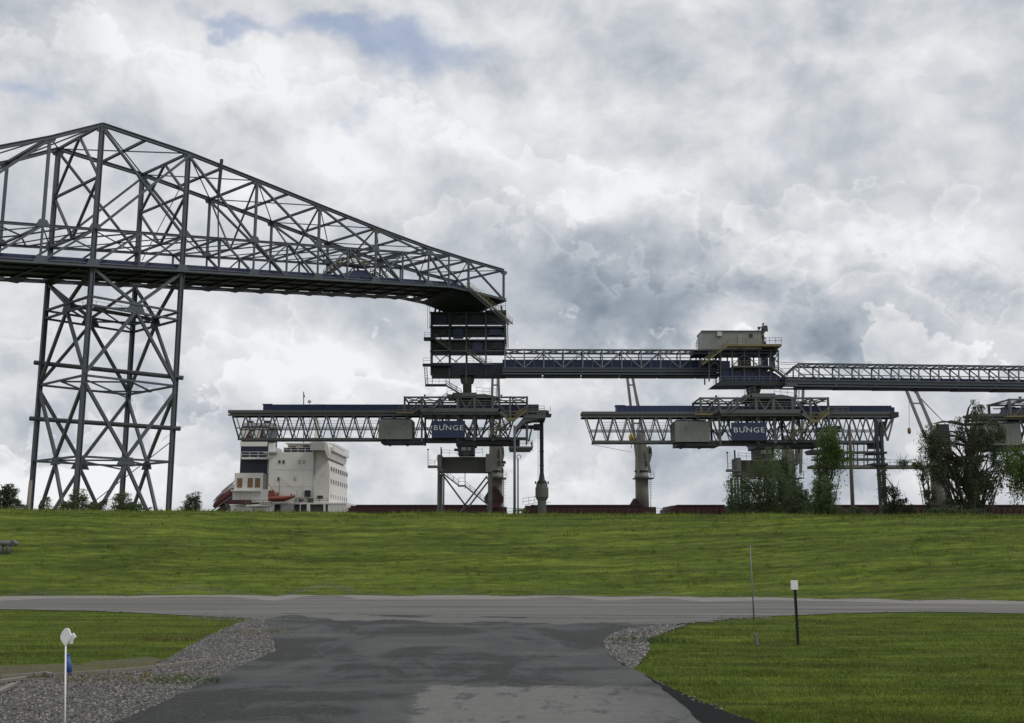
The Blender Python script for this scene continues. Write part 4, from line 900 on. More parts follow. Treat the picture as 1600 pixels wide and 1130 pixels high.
    tmp = bpy.data.objects.new('tmp', cu); COL.objects.link(tmp); dg = bpy.context.evaluated_depsgraph_get(); me = bpy.data.meshes.new_from_object(tmp.evaluated_get(dg)); bpy.data.objects.remove(tmp)
    o3 = org(L); vs = []
    for v in me.vertices: vs.append((c[0]+v.co.x*1.2-o3[0], c[1]+v.co.z-o3[1], c[2]+v.co.y-.58-o3[2]))
    for v, q_ in zip(me.vertices, vs): v.co = q_
    me.materials.clear(); me.materials.append(M['white_letters']); me.name = 'lettering'; lo = bpy.data.objects.new('lettering', me); COL.objects.link(lo); lo.parent = sg; ORG[lo.name] = o3
    m = MB(); e = E.p(696.3, 667.8, -2.68)                       # three-leaved emblem standing in the U
    for a_ in (-38, 0, 38):
        ca, sa = math.sin(math.radians(a_)), math.cos(math.radians(a_)); P = [np.array([e[0]+r_*ca+n_*sa, e[1], e[2]+r_*sa-n_*ca]) for r_, n_ in ((-.05, 0), (.22, .08), (.6, 0), (.22, -.08))]; m.prism(P, (0, .03, 0))
    m.build('emblem', 'emblem_gold', sg)
    # upper slewing platform
    m = MB(); E.box(m, 708, 615.5, 745, 621.5, -2, 7); m.prism([E.p(745, 617, -1), E.p(757, 616.5, -1), E.p(779, 621, -1), E.p(779, 623, -1), E.p(745, 622, -1)], (0, 6, 0)); E.box(m, 699, 618, 710, 621.5, -2, 6); E.box(m, 718, 622, 740, 640, 1, 5); E.box(m, 742, 623, 772, 634, .5, 5); up_ = m.build('slewing_platform', 'paint_grey', L)
    m = MB(); E.rail(m, [(745, 616.5), (775, 619)], 1.4, -1, 1.2, .04); E.rail(m, [(699, 618), (715, 614)], 1.2, -2, 1.); m.build('handrail', 'steel_light', up_)
    # machinery house below the boom
    m = MB(); E.box(m, 713, 689, 744, 697, -1.2, 6); E.box(m, 716, 697, 741, 711, -.8, 5); E.box(m, 710, 701.5, 717, 705, -1.2, .5); E.box(m, 724, 706, 733, 713, -1.4, -.8); mh = m.build('machinery_house', 'steel_dark', L)
    for x0, x1 in ((721, 729), (731, 736)): m = MB(); E.box(m, x0, 699.5, x1, 704.5, -.95, -.8); m.build('cabinet', 'shed', mh)
    if not full: return L
    # curved track girder
    c0 = E.p(725, 712, 17.5); R0 = 17.8; m = MB(); zt_, zb_ = E.p(725, 712)[2], E.p(725, 738)[2]; seg = []
    xa, xb = E.p(684, 725)[0], E.p(767, 725)[0]; a0 = math.asin((xa-c0[0])/R0); a1 = math.asin(min(1, (xb-c0[0])/R0)); n = 18; vs = []
    for i in range(n+1):
        a_ = a0+(a1-a0)*i/n; 
        for r_ in (R0, R0-.9):
            for z_ in (zb_, zt_): vs.append((c0[0]+r_*math.sin(a_), c0[1]-r_*math.cos(a_)*.62-3, z_))
    fs = []
    for i in range(n): k = i*4; fs += [(k, k+4, k+5, k+1), (k+2, k+3, k+7, k+6), (k+1, k+5, k+7, k+3), (k, k+2, k+6, k+4)]
    m.add(vs, fs+[(0, 1, 3, 2), (n*4, n*4+2, n*4+3, n*4+1)]); tg = m.build('curved_girder', 'concrete', L)
    m = MB(); E.box(m, 759, 710, 768.5, 738, -1.2, 4); m.build('end_block', 'concrete', tg); m = MB(); E.box(m, 684, 711, 690, 737, -1.2, 4); m.build('end_block', 'concrete', tg)
    m = MB(); E.rail(m, [(690, 711), (714, 712)], 1.2, 1, 1.2); E.rail(m, [(742, 712), (754, 711)], 1.4, 1, 1.2); m.build('handrail', 'steel_light', tg)
    for x, w_ in ((685.3, 3.), (690.8, 2.2), (765.5, 6)): 
        p = E.p(x, 738); m = MB(); m.beam((p[0], p[1], p[2]), (p[0], p[1], -3+off[2]*0), w_*.139, .6, up=(0, 1, 0)); m.build('leg', 'paint_grey', L)
        m = MB(); m.beam((p[0], p[1]+6, p[2]), (p[0], p[1]+6, -3), w_*.139, .6, up=(0, 1, 0)); m.build('leg', 'paint_grey', L)
    for a, b in (((691, 741), (728, 791)), ((761, 744), (724, 792)), ((766, 748), (732, 792)), ((728, 791), (716, 803))): E.member('leg_brace', 'paint_grey', L, a, b, 2.6, .2, .35)
    m = MB(); E.box(m, 669, 728, 690, 731.5, -1.5, .5); sp = m.build('side_landing', 'paint_grey', L); m = MB(); E.rail(m, [(669.5, 728), (680, 728), (684, 722)], 1.1, -1.4, 1.); m.build('handrail', 'steel_light', sp)
    m = MB(); E.bm(m, (669.6, 729), (669.6, 704), .9, -1.4); E.box(m, 668.3, 702.4, 671, 704.4, -1.6, -1.2); m.build('lamp_mast', 'steel_dark', sp)
    E.member('mast', 'steel_dark', L, (687.8, 711), (687.8, 697), 2, 3, .3)
    for x in (662.5, 783.5):
        m = MB(); E.bm(m, (x, 622), (x, 617), .7, 2); E.box(m, x-1.4, 614.8, x+1.2, 617, 1.8, 2.3); m.build('lamp_mast', 'steel_dark', fr)
    st_ = E.stair(L, (692, 740), (717, 759), -1.6, 1.); E.stair(L, (727, 760), (766, 792), -1.6, 1.)
    m = MB(); E.box(m, 716, 758.6, 728, 761, -1.7, -.5); lnd = m.build('landing', 'paint_grey', L); m = MB(); E.rail(m, [(717, 759), (727, 759)], 1.6, -1.6, .8); m.build('handrail', 'steel_light', lnd)
    E.member('hanger', 'steel_dark', L, (727, 764), (727, 735), 1.1, -1.2)
    # seaward end platforms
    m = MB(); P = [E.p(803, 672, -2.4), E.p(817, 655, -2.4), E.p(850, 651, -2.4), E.p(850, 655, -2.4), E.p(822, 661, -2.4), E.p(806, 675, -2.4)]
    if not boom_right:
        m.prism(P, (0, 5, 0)); E.box(m, 818, 651.5, 852, 655.5, -2.6, 6.6); E.box(m, 838, 646, 853, 652, -.5, 6); E.box(m, 848, 641, 858, 646, .5, 5); E.box(m, 852, 645.5, 862, 648.5, 1, 5); E.bm(m, (860, 642), (860, 635), .8, 1); m.build('head_platform', 'paint_grey', L)
    m = MB(); E.box(m, 792, 655.5, 805, 660, -3, -1.6); E.rail(m, [(792, 655), (805, 655)], 1.3, -3, .8, .05); E.rail(m, [(805, 655), (823, 646), (850, 645)], 1.1, -3, 1.2, .05); o = m.build('yellow_landing', 'yellow', L)
    E.stair(L, (804, 658), (822, 645), -3., 1., 'yellow', 'yellow'); E.stair(L, (764, 684), (797, 661), -3., 1., 'paint_grey', 'yellow')
    m = MB(); E.box(m, 795, 699, 832, 702, -2, 3.5); E.box(m, 796, 702, 829, 705, -1.6, 3); o = m.build('service_platform', 'paint_grey', L); m = MB(); E.rail(m, [(812, 698.6), (832, 698.6)], 1.3, -2, 1.2, .05); m.build('handrail', 'yellow', o)
    for a, b in (((823, 664), (823, 690)), ((832, 664), (826, 690)), ((830, 690), (832, 700)), ((800, 690), (802, 700))): E.member('hanger', 'paint_grey', L, a, b, 2.4, .5, .4)
    m = MB(); E.box(m, 812, 664.5, 840, 668.5, 0, 3); E.box(m, 834, 662, 845, 671, .5, 2.5); m.build('winch_beam', 'steel_dark', L)
    if spout:
        c = E.p(847, 700, 3); z_ = lambda y: E.p(847, y)[2]; k = .139
        m = MB(); m.lathe((c[0], c[1], 0), [(3.1*k, z_(747)), (3.1*k, z_(727)), (3.5*k, z_(726.6)), (3.5*k, z_(725)), (3.1*k, z_(724.5)), (3.1*k, z_(705)), (3.5*k, z_(704.6)), (3.5*k, z_(703)), (3.1*k, z_(702.6)), (3.1*k, z_(684)), (3.4*k, z_(683.5)), (3.4*k, z_(682)), (3.1*k, z_(681.5)), (3.1*k, z_(658)), (4.4*k, z_(657)), (4.4*k, z_(653))], 20); s_ = m.build('loading_spout', 'steel_dark', L)
        m = MB(); m.lathe((c[0], c[1], 0), [(8.5*k, z_(754)), (6.5*k, z_(750)), (4.8*k, z_(749)), (3.4*k, z_(738))], 20); m.build('spout_flare', 'steel_dark', s_, True)
        m = MB(); m.lathe((c[0], c[1], 0), [(6.8*k, z_(812)), (6.8*k, z_(782)), (10.3*k, z_(776)), (10.3*k, z_(761)), (9.2*k, z_(760.5)), (8.6*k, z_(754))], 24); m.build('spout_hood', 'concrete', s_)
        m = MB(); [m.box((c[0]+10*k*math.cos(a_)-.15, c[1]+10*k*math.sin(a_)-.15, z_(755)), (c[0]+10*k*math.cos(a_)+.15, c[1]+10*k*math.sin(a_)+.15, z_(751))) for a_ in (0, 1.57, 3.14, 4.71)]; m.build('clamp', 'steel_dark', s_)
        for x in (840.5, 842.2): E.member('hoist_rope', 'steel', s_, (x, 668), (x, 750), .4, 1.5)
    return L
M['sign_blue'] = mat('sign_blue_paint', (.013, .022, .070), .5, 0, .15, .5, (.04, .03, .07), .60, .5, streak=(.05, .03, .05))
M['emblem_gold'] = mat('emblem_pale', (.42, .42, .36), .5)
sp1 = atY(701.5, 672, 222)
def off_for(px, py, Y): return atY(px, py, Y)-sp1
loader(0, 0, 0, 0, 'ship loader nearest the white ship house, with a hanging spout at its right end', False)
o2 = off_for(1165.5, 675.5, 213.5)
def to_px(P): v = np.array(P)-CAM; z = v@cF; return 800+FPX*(v@cR)/z, 565-FPX*(v@cU)/z
# boom of the second loader stands further to the right
want = atY(908.5, 645, 213.5)-o2; bs2 = to_px(want)[0]-357
loader(*o2, bs2, 'second ship loader, its boom end flared and partly hidden by leafy trees', True, spout=False, blen=473)
o3_ = off_for(1650, 680, 205.)
want = atY(1517, 649, 205.)-o3_; bs3 = to_px(want)[0]-357
loader(*o3_, bs3, 'third ship loader cut off by the edge of the view, behind the big tree', True, spout=False)

# ------------------------------------------------------------------ poles, dock structures
E3 = El(216.)
t = thing('pipe_post', (E3.p(803, 800)[0], 216, 0), 'tall slim twin pipe post between the loader legs and its spout', 'post')
p = E3.p(804, 665); m_ = MB(); m_.cyl((p[0], 216, -3), p, .30, .26, 12); m_.build('post', 'steel', t, True)
p = E3.p(809.3, 716); m_ = MB(); m_.cyl((p[0], 216.3, -3), p, .17, .17, 10); m_.build('conduit', 'steel', t, True)
m_ = MB(); pts = [E3.p(809.3+3*math.sin(a_)+1.2, 714-3.3*math.cos(a_)) for a_ in np.linspace(-2.4, 2.4, 9)]; m_.path(pts, .09, 6); m_.build('lamp_hoop', 'steel', t)
E4 = El(206.)
def pole(x0, y0, x1, name, lab, r, mt, Y, arms=True):
    E = El(Y); tp = E.p(x0, y0); t = thing(name, (E.p(x1, 800)[0], Y, 0), lab, 'pole'); m = MB(); bt = E.p(x1, 805); dr = (bt-tp)/(tp[2]-bt[2]); m.cyl(bt+dr*(bt[2]+2), tp, r*1.25, r*.8, 12); m.build('pole_shaft', mt, t, True)
    if arms:
        m = MB(); m.beam(tp+[-1.1, -.2, -.8], tp+[1.1, -.2, -.8], .12); m.build('crossarm', mt, t)
    m = MB(); m.cyl(tp, tp+np.array([0, 0, .12]), r*.85, r*.6, 10); m.build('cap', mt, t)
    return t
pole(1327, 668, 1333, 'utility_pole', 'brown wooden pole rising among the right hand trees beside the second loader', .17, 'pole_wood', 90., False)
pole(48, 752, 43, 'utility_pole', 'pale weathered pole hard against the left leg of the lattice tower', .28, 'wood', 140., False)
D = thing('dock_trestle', E4.p(1330, 800), 'elevated pipe trestle and walkways between the second and third ship loaders', 'dock trestle')
D.location.z = 0; ORG[D.name][2] = 0
for x0, x1, y, h, mt in ((1270, 1492, 729, 4.4, 'concrete'), (1276, 1384, 717, 2.2, 'steel'), (1276, 1376, 706, 2., 'steel'), (1280, 1372, 691.5, 2., 'steel')):
    m_ = MB(); E4.box(m_, x0, y-h/2, x1, y+h/2, 0, 4); m_.build('platform', mt, D)
for x in (1286, 1302, 1318, 1334, 1350, 1366):
    for d in (0, 4): E4.member('post', 'steel', D, (x, 690), (x, 728), 1.3, d, .2)
for x in (1368, 1376):
    p = E4.p(x, 652 if x == 1368 else 668); m_ = MB(); m_.beam(p, (p[0], p[1], -2), .62, .6, up=(0, 1, 0)); m_.build('column', 'steel_dark', D)
m_ = MB(); E4.box(m_, 1362, 706, 1385, 709, -.5, 4.5); E4.box(m_, 1362, 724, 1386, 727, -.6, 4.6); E4.box(m_, 1363, 690, 1380, 700, .3, 3); m_.build('column_collar', 'steel_dark', D)
m_ = MB(); E4.rail(m_, [(1275, 727), (1490, 727)], 1.1, 0, 2.); E4.rail(m_, [(1280, 716), (1370, 716)], 1.1, 0, 2.); m_.build('handrail', 'steel_light', D)
m_ = MB(); E4.box(m_, 1448, 724, 1454, 730, -.4, .2); E4.box(m_, 1316, 716, 1328, 721, 0, 1); m_.build('junction_box', 'steel_dark', D)
for x in (1478,):
    p = E4.p(x, 731); m_ = MB(); m_.beam(p, (p[0], p[1], -2), .8, .8, up=(0, 1, 0)); m_.build('column', 'concrete', D)
# ------------------------------------------------------------------ bulk carrier at the dock
ES = El(246.)
SH = thing('cargo_ship', (ES.p(900, 800)[0], 260, 0), 'long red and white bulk carrier moored behind the dock, its hull hidden by the levee', 'ship')
zs = lambda y: ES.p(800, y)[2]; xs0 = lambda x: ES.p(x, 800)[0]
zd = zs(803)
hx0, hx1 = xs0(330), xs0(1900); m_ = MB(); ring = []
for (x, y) in ((hx0-2, 262), (hx0+3, 252), (hx0+14, 246.3), (hx1-28, 246.3), (hx1-8, 254), (hx1, 262)): ring.append((x, y))
ring += [(x, 524-y) for x, y in reversed(ring[1:-1])]
m_.prism([(x, y, -3.9) for x, y in ring], (0, 0, zd+3.9)); m_.build('hull', 'ship_red', SH)
m_ = MB(); m_.prism([(hx0-2, 262, zd), (hx0+3, 252, zd), (hx0+14, 246.3, zd), (xs0(425), 246.3, zd), (xs0(425), 277, zd), (hx0+14, 277, zd), (hx0+3, 272, zd)], (0, 0, zs(787.5)-zd)); m_.build('stern_bulwark', 'ship_white', SH)
m_ = MB()
for x in (350, 358, 370, 380): pass
ES.box(m_, 350, 780.5, 387, 787.5, 2.5, 4); m_.build('stern_housing', 'ship_red', SH)
def wbox(nm, x0, y0, x1, y1, d0, d1, mt='ship_white', par=SH):
    m = MB(); ES.box(m, x0, y0, x1, y1, d0, d1); return m.build(nm, mt, par)
# open mooring deck with posts
wbox('main_deck', 405, 785.5, 541, 788, .2, 28); 
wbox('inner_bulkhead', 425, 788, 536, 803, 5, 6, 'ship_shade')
for x0, x1 in ((424, 428), (479, 484), (505, 508), (446, 448), (468, 469)): wbox('deck_post', x0, 788, x1, 803, .2, .9)
m_ = MB(); ES.box(m_, 512, 787.5, 541, 803, .3, 28); m_.build('forward_bulkhead', 'ship_white', SH)
wbox('stair_house', 439, 787, 459, 803.5, -.5, 2.5, 'shed')
for x in (352, 366, 395): wbox('fairlead', x, 796, x+3, 798, -.05+(2.5 if x < 360 else 0), .2+(2.5 if x < 360 else 0), 'glass')
# accommodation block
ac = wbox('deckhouse', 418, 706, 488, 786, 1, 29)
m_ = MB(); P = [ES.p(488, 704, 1.5), ES.p(508, 704, 1.5), ES.p(513, 728, 1.5), ES.p(512.6, 786, 1.5), ES.p(488, 786, 1.5)]; m_.prism(P, (0, 27, 0)); fb = m_.build('forward_block', 'ship_white', SH)
for y in (733.5, 760): wbox('deck_seam', 424, y, 487, y+.5, .96, 1.02, 'ship_shade', ac)
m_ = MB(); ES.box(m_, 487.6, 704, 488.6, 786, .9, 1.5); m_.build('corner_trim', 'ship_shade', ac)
for x, y, mt in ((435.5, 721, 'glass'), (441.8, 721, 'glass'), (466.5, 721, 'ship_shade'), (473.2, 721, 'ship_shade'), (434, 748, 'glass'), (459.5, 747.5, 'ship_shade')):
    fr_ = wbox('window', x-2, y-3, x+2, y+3, .9, 1.0, 'ship_shade', ac); wbox('pane', x-1.3, y-2.2, x+1.3, y+2.2, .86, .9, mt, fr_)
wbox('doorway', 494, 774, 503, 779, 1.4, 1.5, 'glass', fb)
# windows of the forward face
xf = ES.p(513, 760)[0]+.02
for y, n in ((731, 8), (751, 8), (775, 8)):
    for i in range(n):
        yy = 249.5+i*3.4; z = zs(y)+.0; m_ = MB(); m_.box((xf-.05, yy, z-.55), (xf+.05, yy+.9, z+.55)); m_.build('window', 'glass', fb)
m_ = MB()
for i in range(7): yy = 258+i*.9; m_.box((xf-.02, yy, zs(742)-.35), (xf+.03, yy+.5, zs(742)+.35))

# bridge with wing
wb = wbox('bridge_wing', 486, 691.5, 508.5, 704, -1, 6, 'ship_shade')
m_ = MB(); P = [ES.p(508.5, 692, -1), ES.p(512, 692, -1), ES.p(516, 708, -1), ES.p(513.5, 716, -1), ES.p(508.5, 704, -1)]; m_.prism(P, (0, 26, 0)); m_.build('bridge_front', 'ship_white', wb)
m_ = MB(); xx = ES.p(514, 700)[0]; m_.box((xx, 247, zs(704)), (xx+.9, 271, zs(698.5))); m_.build('bridge_balcony', 'ship_white', wb)
m_ = MB(); m_.rail([(xx+.8, 247, zs(698.5)), (xx+.8, 271, zs(698.5))], 1.1, 1.5, .05); m_.build('handrail', 'ship_shade', wb)
bh = wbox('wheelhouse', 441, 691, 486, 706, 6, 24)
wbox('window_band', 444, 694, 454, 698.5, 5.9, 6, 'glass', bh); wbox('window_band', 466, 693, 485, 699, 5.9, 6, 'glass', bh); wbox('dodger', 440, 699, 486, 705.5, 2, 2.2, 'funnel_blue', bh)
m_ = MB(); ES.rail(m_, [(441, 706), (486, 706)], 1.2, 1.5, 1.5, .06); m_.build('handrail', 'ship_white', bh)
wbox('roof', 440, 689.5, 512, 691.2, 4, 26, 'ship_white', bh)
# masts over the wheelhouse
m_ = MB(); P = [ES.p(473, 690, 12), ES.p(489, 690, 12), ES.p(484, 668, 12), ES.p(483, 648, 12), ES.p(477, 648, 12), ES.p(477, 668, 12)]; m_.prism(P, (0, 2.5, 0)); ms = m_.build('radar_mast', 'ship_white', SH)
ES.member('mast_pole', 'ship_white', ms, (480, 648), (484, 622), 1.8, 13); ES.member('radar_bar', 'ship_white', ms, (475, 622.5), (495, 622.5), 1.4, 12); ES.member('antenna', 'steel_dark', ms, (461.5, 690), (461.5, 603), 1.2, 10); ES.member('antenna', 'ship_white', ms, (471, 690), (471, 620), 1.2, 10)
m_ = MB(); p = ES.p(471, 619, 10); m_.lathe(p, [(.1, -.4), (.45, -.2), (.45, .2), (.1, .45)], 12); m_.build('dome', 'ship_shade', ms, True)
m_ = MB(); ES.bm(m_, (461.5, 607), (463, 612), 1.6, 10); ES.bm(m_, (462, 625), (464, 629), 1.4, 10); m_.build('pennants', 'green_dk', ms)
# funnel
fn = wbox('funnel', 366, 662, 409, 738, 6, 16, 'funnel_blue')
wbox('funnel_band', 365.8, 664, 409.2, 694, 5.95, 16.05, 'ship_white', fn); wbox('funnel_cap', 368, 656, 418, 663, 7, 15, 'ship_shade', fn); wbox('exhaust', 372, 651, 380, 656, 9, 11, 'glass', fn); wbox('exhaust', 398, 651, 408, 656, 9, 11, 'glass', fn)
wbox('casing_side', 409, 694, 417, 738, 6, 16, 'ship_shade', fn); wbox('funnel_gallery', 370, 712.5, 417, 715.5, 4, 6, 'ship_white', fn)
m_ = MB(); ES.rail(m_, [(370, 712.5), (410, 712.5)], 1.3, 4.1, 1.6, .07); m_.build('handrail', 'ship_white', fn)
for P in (((373, 682), (381, 667), (388, 667), (380, 675), (385, 682)), ((396, 682), (399, 668), (405, 668), (402, 676), (406, 682))): m_ = MB(); m_.prism([ES.p(x, y, 5.8) for x, y in P], (0, .14, 0)); m_.build('funnel_mark', 'ship_red', fn)
ec = wbox('engine_casing', 361, 738, 406, 766, 3, 20); wbox('deck_edge', 357, 764.5, 412, 767, 2.2, 20, 'ship_white', ec)
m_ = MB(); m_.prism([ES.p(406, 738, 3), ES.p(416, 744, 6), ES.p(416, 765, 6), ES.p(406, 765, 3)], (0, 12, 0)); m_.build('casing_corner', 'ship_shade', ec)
for x in (365.5, 382, 393.5): wbox('louvre', x, 746, x+8, 761, 2.92, 3, 'rust', ec)
wbox('poop_house', 357, 767, 405, 785, 3.5, 22); wbox('poop_step', 404, 764, 419, 788, 2, 20, 'ship_white')
wbox('stern_deck', 384, 789, 425, 791, 0, 6, 'ship_white')
vp = wbox('vent_post', 417, 690, 425, 707, 2, 3.5); wbox('vent_cap', 416.4, 687, 425.6, 690.5, 1.9, 3.6, 'steel_dark', vp); wbox('deck_bracket', 411, 705.5, 432, 708, .2, 4, 'ship_shade')
m_ = MB(); ES.rail(m_, [(384, 789), (424, 789)], 1.1, 0, 1.6, .06); ES.rail(m_, [(460, 786), (512, 786)], 1.1, .3, 1.6, .06); m_.build('handrail', 'yellow', SH)
for x0, y0, x1, y1, d in ((463, 776, 468, 786, .6), (475, 766, 484, 776, .6), (480, 779, 488, 785, .5), (466, 780, 472, 784, .2)): wbox('deck_gear', x0, y0, x1, y1, d, d+.4, random.choice(['ship_shade', 'steel', 'steel_dark']))
# hatch coamings along the deck
cell = [(541, 762), (818, 1004), (1050, 1140), (1141, 1236), (1290, 1386), (1388, 1490), (1534, 1640), (1660, 1800)]
for x0, x1 in cell:
    m_ = MB(); ES.box(m_, x0, 793.5, x1, 804, 3, 20); ES.box(m_, x0+3, 789.5, x1-3, 793.5, 3.6, 19); ES.box(m_, x0+12, 788, x1-2, 789.6, 3.3, 19); x = x0+3
    while x < x1-2: ES.box(m_, x, 794, x+1, 803, 2.6, 3); x += 9.5
    m_.build('hatch_coaming', 'ship_red', SH)
m_ = MB(); ES.rail(m_, [(541, 803), (1700, 803)], 1.3, .6, 2.2, .05); m_.build('deck_railing', 'ship_red', SH)
for x in (836, 852): ES.member('davit_bar', 'ship_white', SH, (x-16, 789+(x-836)*.05), (x+8, 784), .8, 2)
m_ = MB(); ES.rail(m_, [(817, 789), (845, 785)], 1.6, 1.5, 1.2, .06); m_.build('gangway_rail', 'ship_shade', SH)
# deck cranes
def crane(xc, ytop, wtop, ybase, jib, label_cab=True, house=True):
    m = MB(); c = ES.p(xc, 803, 14); k = .1515; z = lambda y: ES.p(xc, y, 0)[2]
    m.lathe((c[0], c[1], 0), [(11.5*k, zd-.3), (11.*k, z(760)), (11.*k, z(742)), (12.*k, z(741)), (12.*k, z(738)), (11.*k, z(737)), (10.5*k, z(715)), (wtop*k, z(ytop+8)), (wtop*k*.9, z(ytop))], 24)
    cr_ = m.build('deck_crane', 'crane_beige', SH, True)
    m = MB(); m.lathe((c[0], c[1], 0), [(12.2*k, z(731.5)), (12.2*k, z(729.5))], 24); m.build('slewing_ring', 'steel_dark', cr_)
    m = MB(); ES.box(m, xc-15, 742, xc+17, 743.5, 11.5, 16.5); ES.rail(m, [(xc+11, 742), (xc+17, 742)], 1.4, 11.6, .8, .05); m.build('crane_platform', 'steel', cr_)
    m = MB(); [ES.box(m, xc+12.5, 745+i*3.6, xc+16, 745.6+i*3.6, 14, 14.2) for i in range(14)]; ES.box(m, xc+12.3, 743, xc+12.9, 795, 14, 14.2); m.build('ladder', 'steel', cr_)
    m = MB(); ES.box(m, xc-9, 790.5, xc+18, 804, 9, 20); m.build('pedestal_base', 'ship_red', cr_)
    if house:
        m = MB(); m.prism([ES.p(xc+8, 690, 12), ES.p(xc+13, 692, 12), ES.p(xc+14, 704, 12), ES.p(xc+11, 716, 12), ES.p(xc+8, 722, 12)], (0, 3, 0)); m.build('operator_cab', 'crane_beige', cr_)
        m = MB(); ES.box(m, xc+9, 694, xc+13, 702, 11.95, 12); m.build('cab_window', 'glass', cr_)
    jb = MB()
    (a, b), (c2, d2) = jib
    ES.bm(jb, a, b, 4.2, 10.6, dep=.5); ES.bm(jb, c2, d2, 4.2, 10.6, dep=.5)
    for f in (.12, .45, .8): pa = (a[0]+(b[0]-a[0])*f, a[1]+(b[1]-a[1])*f); pb = (c2[0]+(d2[0]-c2[0])*f, c2[1]+(d2[1]-c2[1])*f); ES.bm(jb, pa, pb, 2.2, 10.6, dep=.3)
    jo = jb.build('jib', 'crane_beige', cr_)
    for o_ in (3, 5): ES.member('luffing_rope', 'steel', cr_, (xc+2, ytop+2), (b[0]+o_+2, b[1]), .7, 11)
    return cr_
crane(773.5, 672, 10, 0, (((764, 735), (769, 556)), ((783, 735), (777, 556))))
c2_ = crane(1015.5, 664, 6.5, 0, (((1006, 735), (985, 556)), ((1025, 735), (992, 556))))
crane(1260, 672, 9.5, 0, (((1250, 735), (1262, 600)), ((1270, 735), (1274, 600))))
crane(1507, 655, 7, 0, (((1502, 748), (1438, 590)), ((1522, 748), (1453, 590))))
m_ = MB(); ES.box(m_, 1500, 655, 1514, 690, 11, 16); m_.build('crane_house', 'steel_dark', SH)
# hooks and grabs
def grab(xc, y0, y1, mt, label, name='grab_bucket', ytop=None):
    t = thing(name, ES.p(xc, y1, 8), label, 'grab' if 'grab' in name else 'hook block'); w_ = (y1-y0)*.48
    m = MB(); P = [ES.p(xc-w_*.25, y0, 7), ES.p(xc+w_*.25, y0, 7), ES.p(xc+w_*.95, y0+(y1-y0)*.55, 7), ES.p(xc+w_*.9, y0+(y1-y0)*.75, 7), ES.p(xc+w_*.3, y1, 7), ES.p(xc-w_*.3, y1, 7), ES.p(xc-w_*.9, y0+(y1-y0)*.75, 7), ES.p(xc-w_*.95, y0+(y1-y0)*.55, 7)]
    m.prism(P, (0, 2.2, 0)); m.build('shell', mt, t)
    m = MB(); ES.bm(m, (xc-w_*.2, y0+2), (xc-w_*.85, y0+(y1-y0)*.6), 1.2, 6.8); ES.bm(m, (xc+w_*.2, y0+2), (xc+w_*.85, y0+(y1-y0)*.6), 1.2, 6.8); ES.bm(m, (xc-w_*.8, y0+(y1-y0)*.62), (xc+w_*.8, y0+(y1-y0)*.62), 1., 6.8); m.build('arms', 'steel_dark', t)
    if ytop: ES.member('hoist_rope', 'steel', t, (xc, y0), (xc, ytop), .8, 8)
    return t
grab(771, 757, 792, 'ship_red', 'oxide red clamshell grab resting beside the first deck crane')
grab(999, 777, 799, 'ship_red', 'small red grab standing left of the tapered second deck crane')
grab(1566, 792, 803, 'rust', 'ochre rusty grab lying on the red deck at the far right')
hb = thing('hook_block', ES.p(993.5, 680, 8), 'yellow hook block hanging left of the second deck crane', 'hook block'); m_ = MB(); p = ES.p(993, 679, 8); m_.lathe(p, [(.2, -.9), (.7, -.5), (.75, .5), (.25, 1.)], 14)
M['bright_yellow'] = mat('bright_yellow_paint', (.45, .33, .04), .5); m_.build('block', 'bright_yellow', hb, True)
ES.member('hoist_rope', 'steel', hb, (993.5, 672), (989, 590), .6, 8); ES.member('hook', 'steel_dark', hb, (992.5, 686), (992.5, 696), .9, 8); ES.member('tag_line', 'steel_light', hb, (928, 690), (992, 702), .6, 8)
hb = thing('hook_block', ES.p(1442, 700, 8), 'orange hook block hanging from the leaning jib above the big tree', 'hook block'); m_ = MB(); p = ES.p(1440.5, 668, 8); m_.lathe(p, [(.15, -.8), (.42, -.4), (.42, .5), (.2, .8)], 14); m_.build('block', 'rust', hb, True)
ES.member('hoist_rope', 'steel', hb, (1440.5, 662), (1440, 606), .5, 8)
hb = thing('hook_block', ES.p(788, 720, 8), 'dark hook block and cable beside the first deck crane', 'hook block'); m_ = MB(); ES.box(m_, 783, 717, 790, 721, 7, 8.5); ES.box(m_, 784, 722, 788, 725, 7.2, 8.3); ES.box(m_, 784, 730, 786.5, 736, 7.2, 8.2); m_.build('block', 'steel_dark', hb)
ES.member('hoist_rope', 'steel', hb, (785.5, 690), (786, 800), .9, 8)
# free-fall lifeboat on its ramp, rescue boat with davit
lb = thing('lifeboat', ES.p(335, 785, 8), 'red and white lifeboat tilted nose down on its ramp at the stern', 'lifeboat')
q0, q1 = ES.p(319, 792, 8), ES.p(355, 764, 8); d = (q1-q0); Lh = np.linalg.norm(d); d /= Lh; nrm_ = np.array([-d[2], 0, d[0]]); vs = []; n = 12
prof = [(0, .15), (.08, .55), (.25, .9), (.5, 1.), (.8, .95), (1, .6)]
m_ = MB(); 
for f, r_ in prof:
    c = q0+d*Lh*f
    for i in range(n): a_ = 2*math.pi*i/n; vs.append(c+nrm_*(.2+math.sin(a_)*1.25*r_)+np.array([0, math.cos(a_)*1.4*r_, 0]))
m_.add(vs, [(j*n+i, j*n+(i+1) % n, (j+1)*n+(i+1) % n, (j+1)*n+i) for j in range(len(prof)-1) for i in range(n)]+[tuple(range(n)), tuple(range(len(vs)-n, len(vs)))])
M['orange_dark'] = mat('dark_orange_red', (.13, .03, .024), .45, 0, .25, .8); m_.build('boat_hull', 'orange_dark', lb, True)
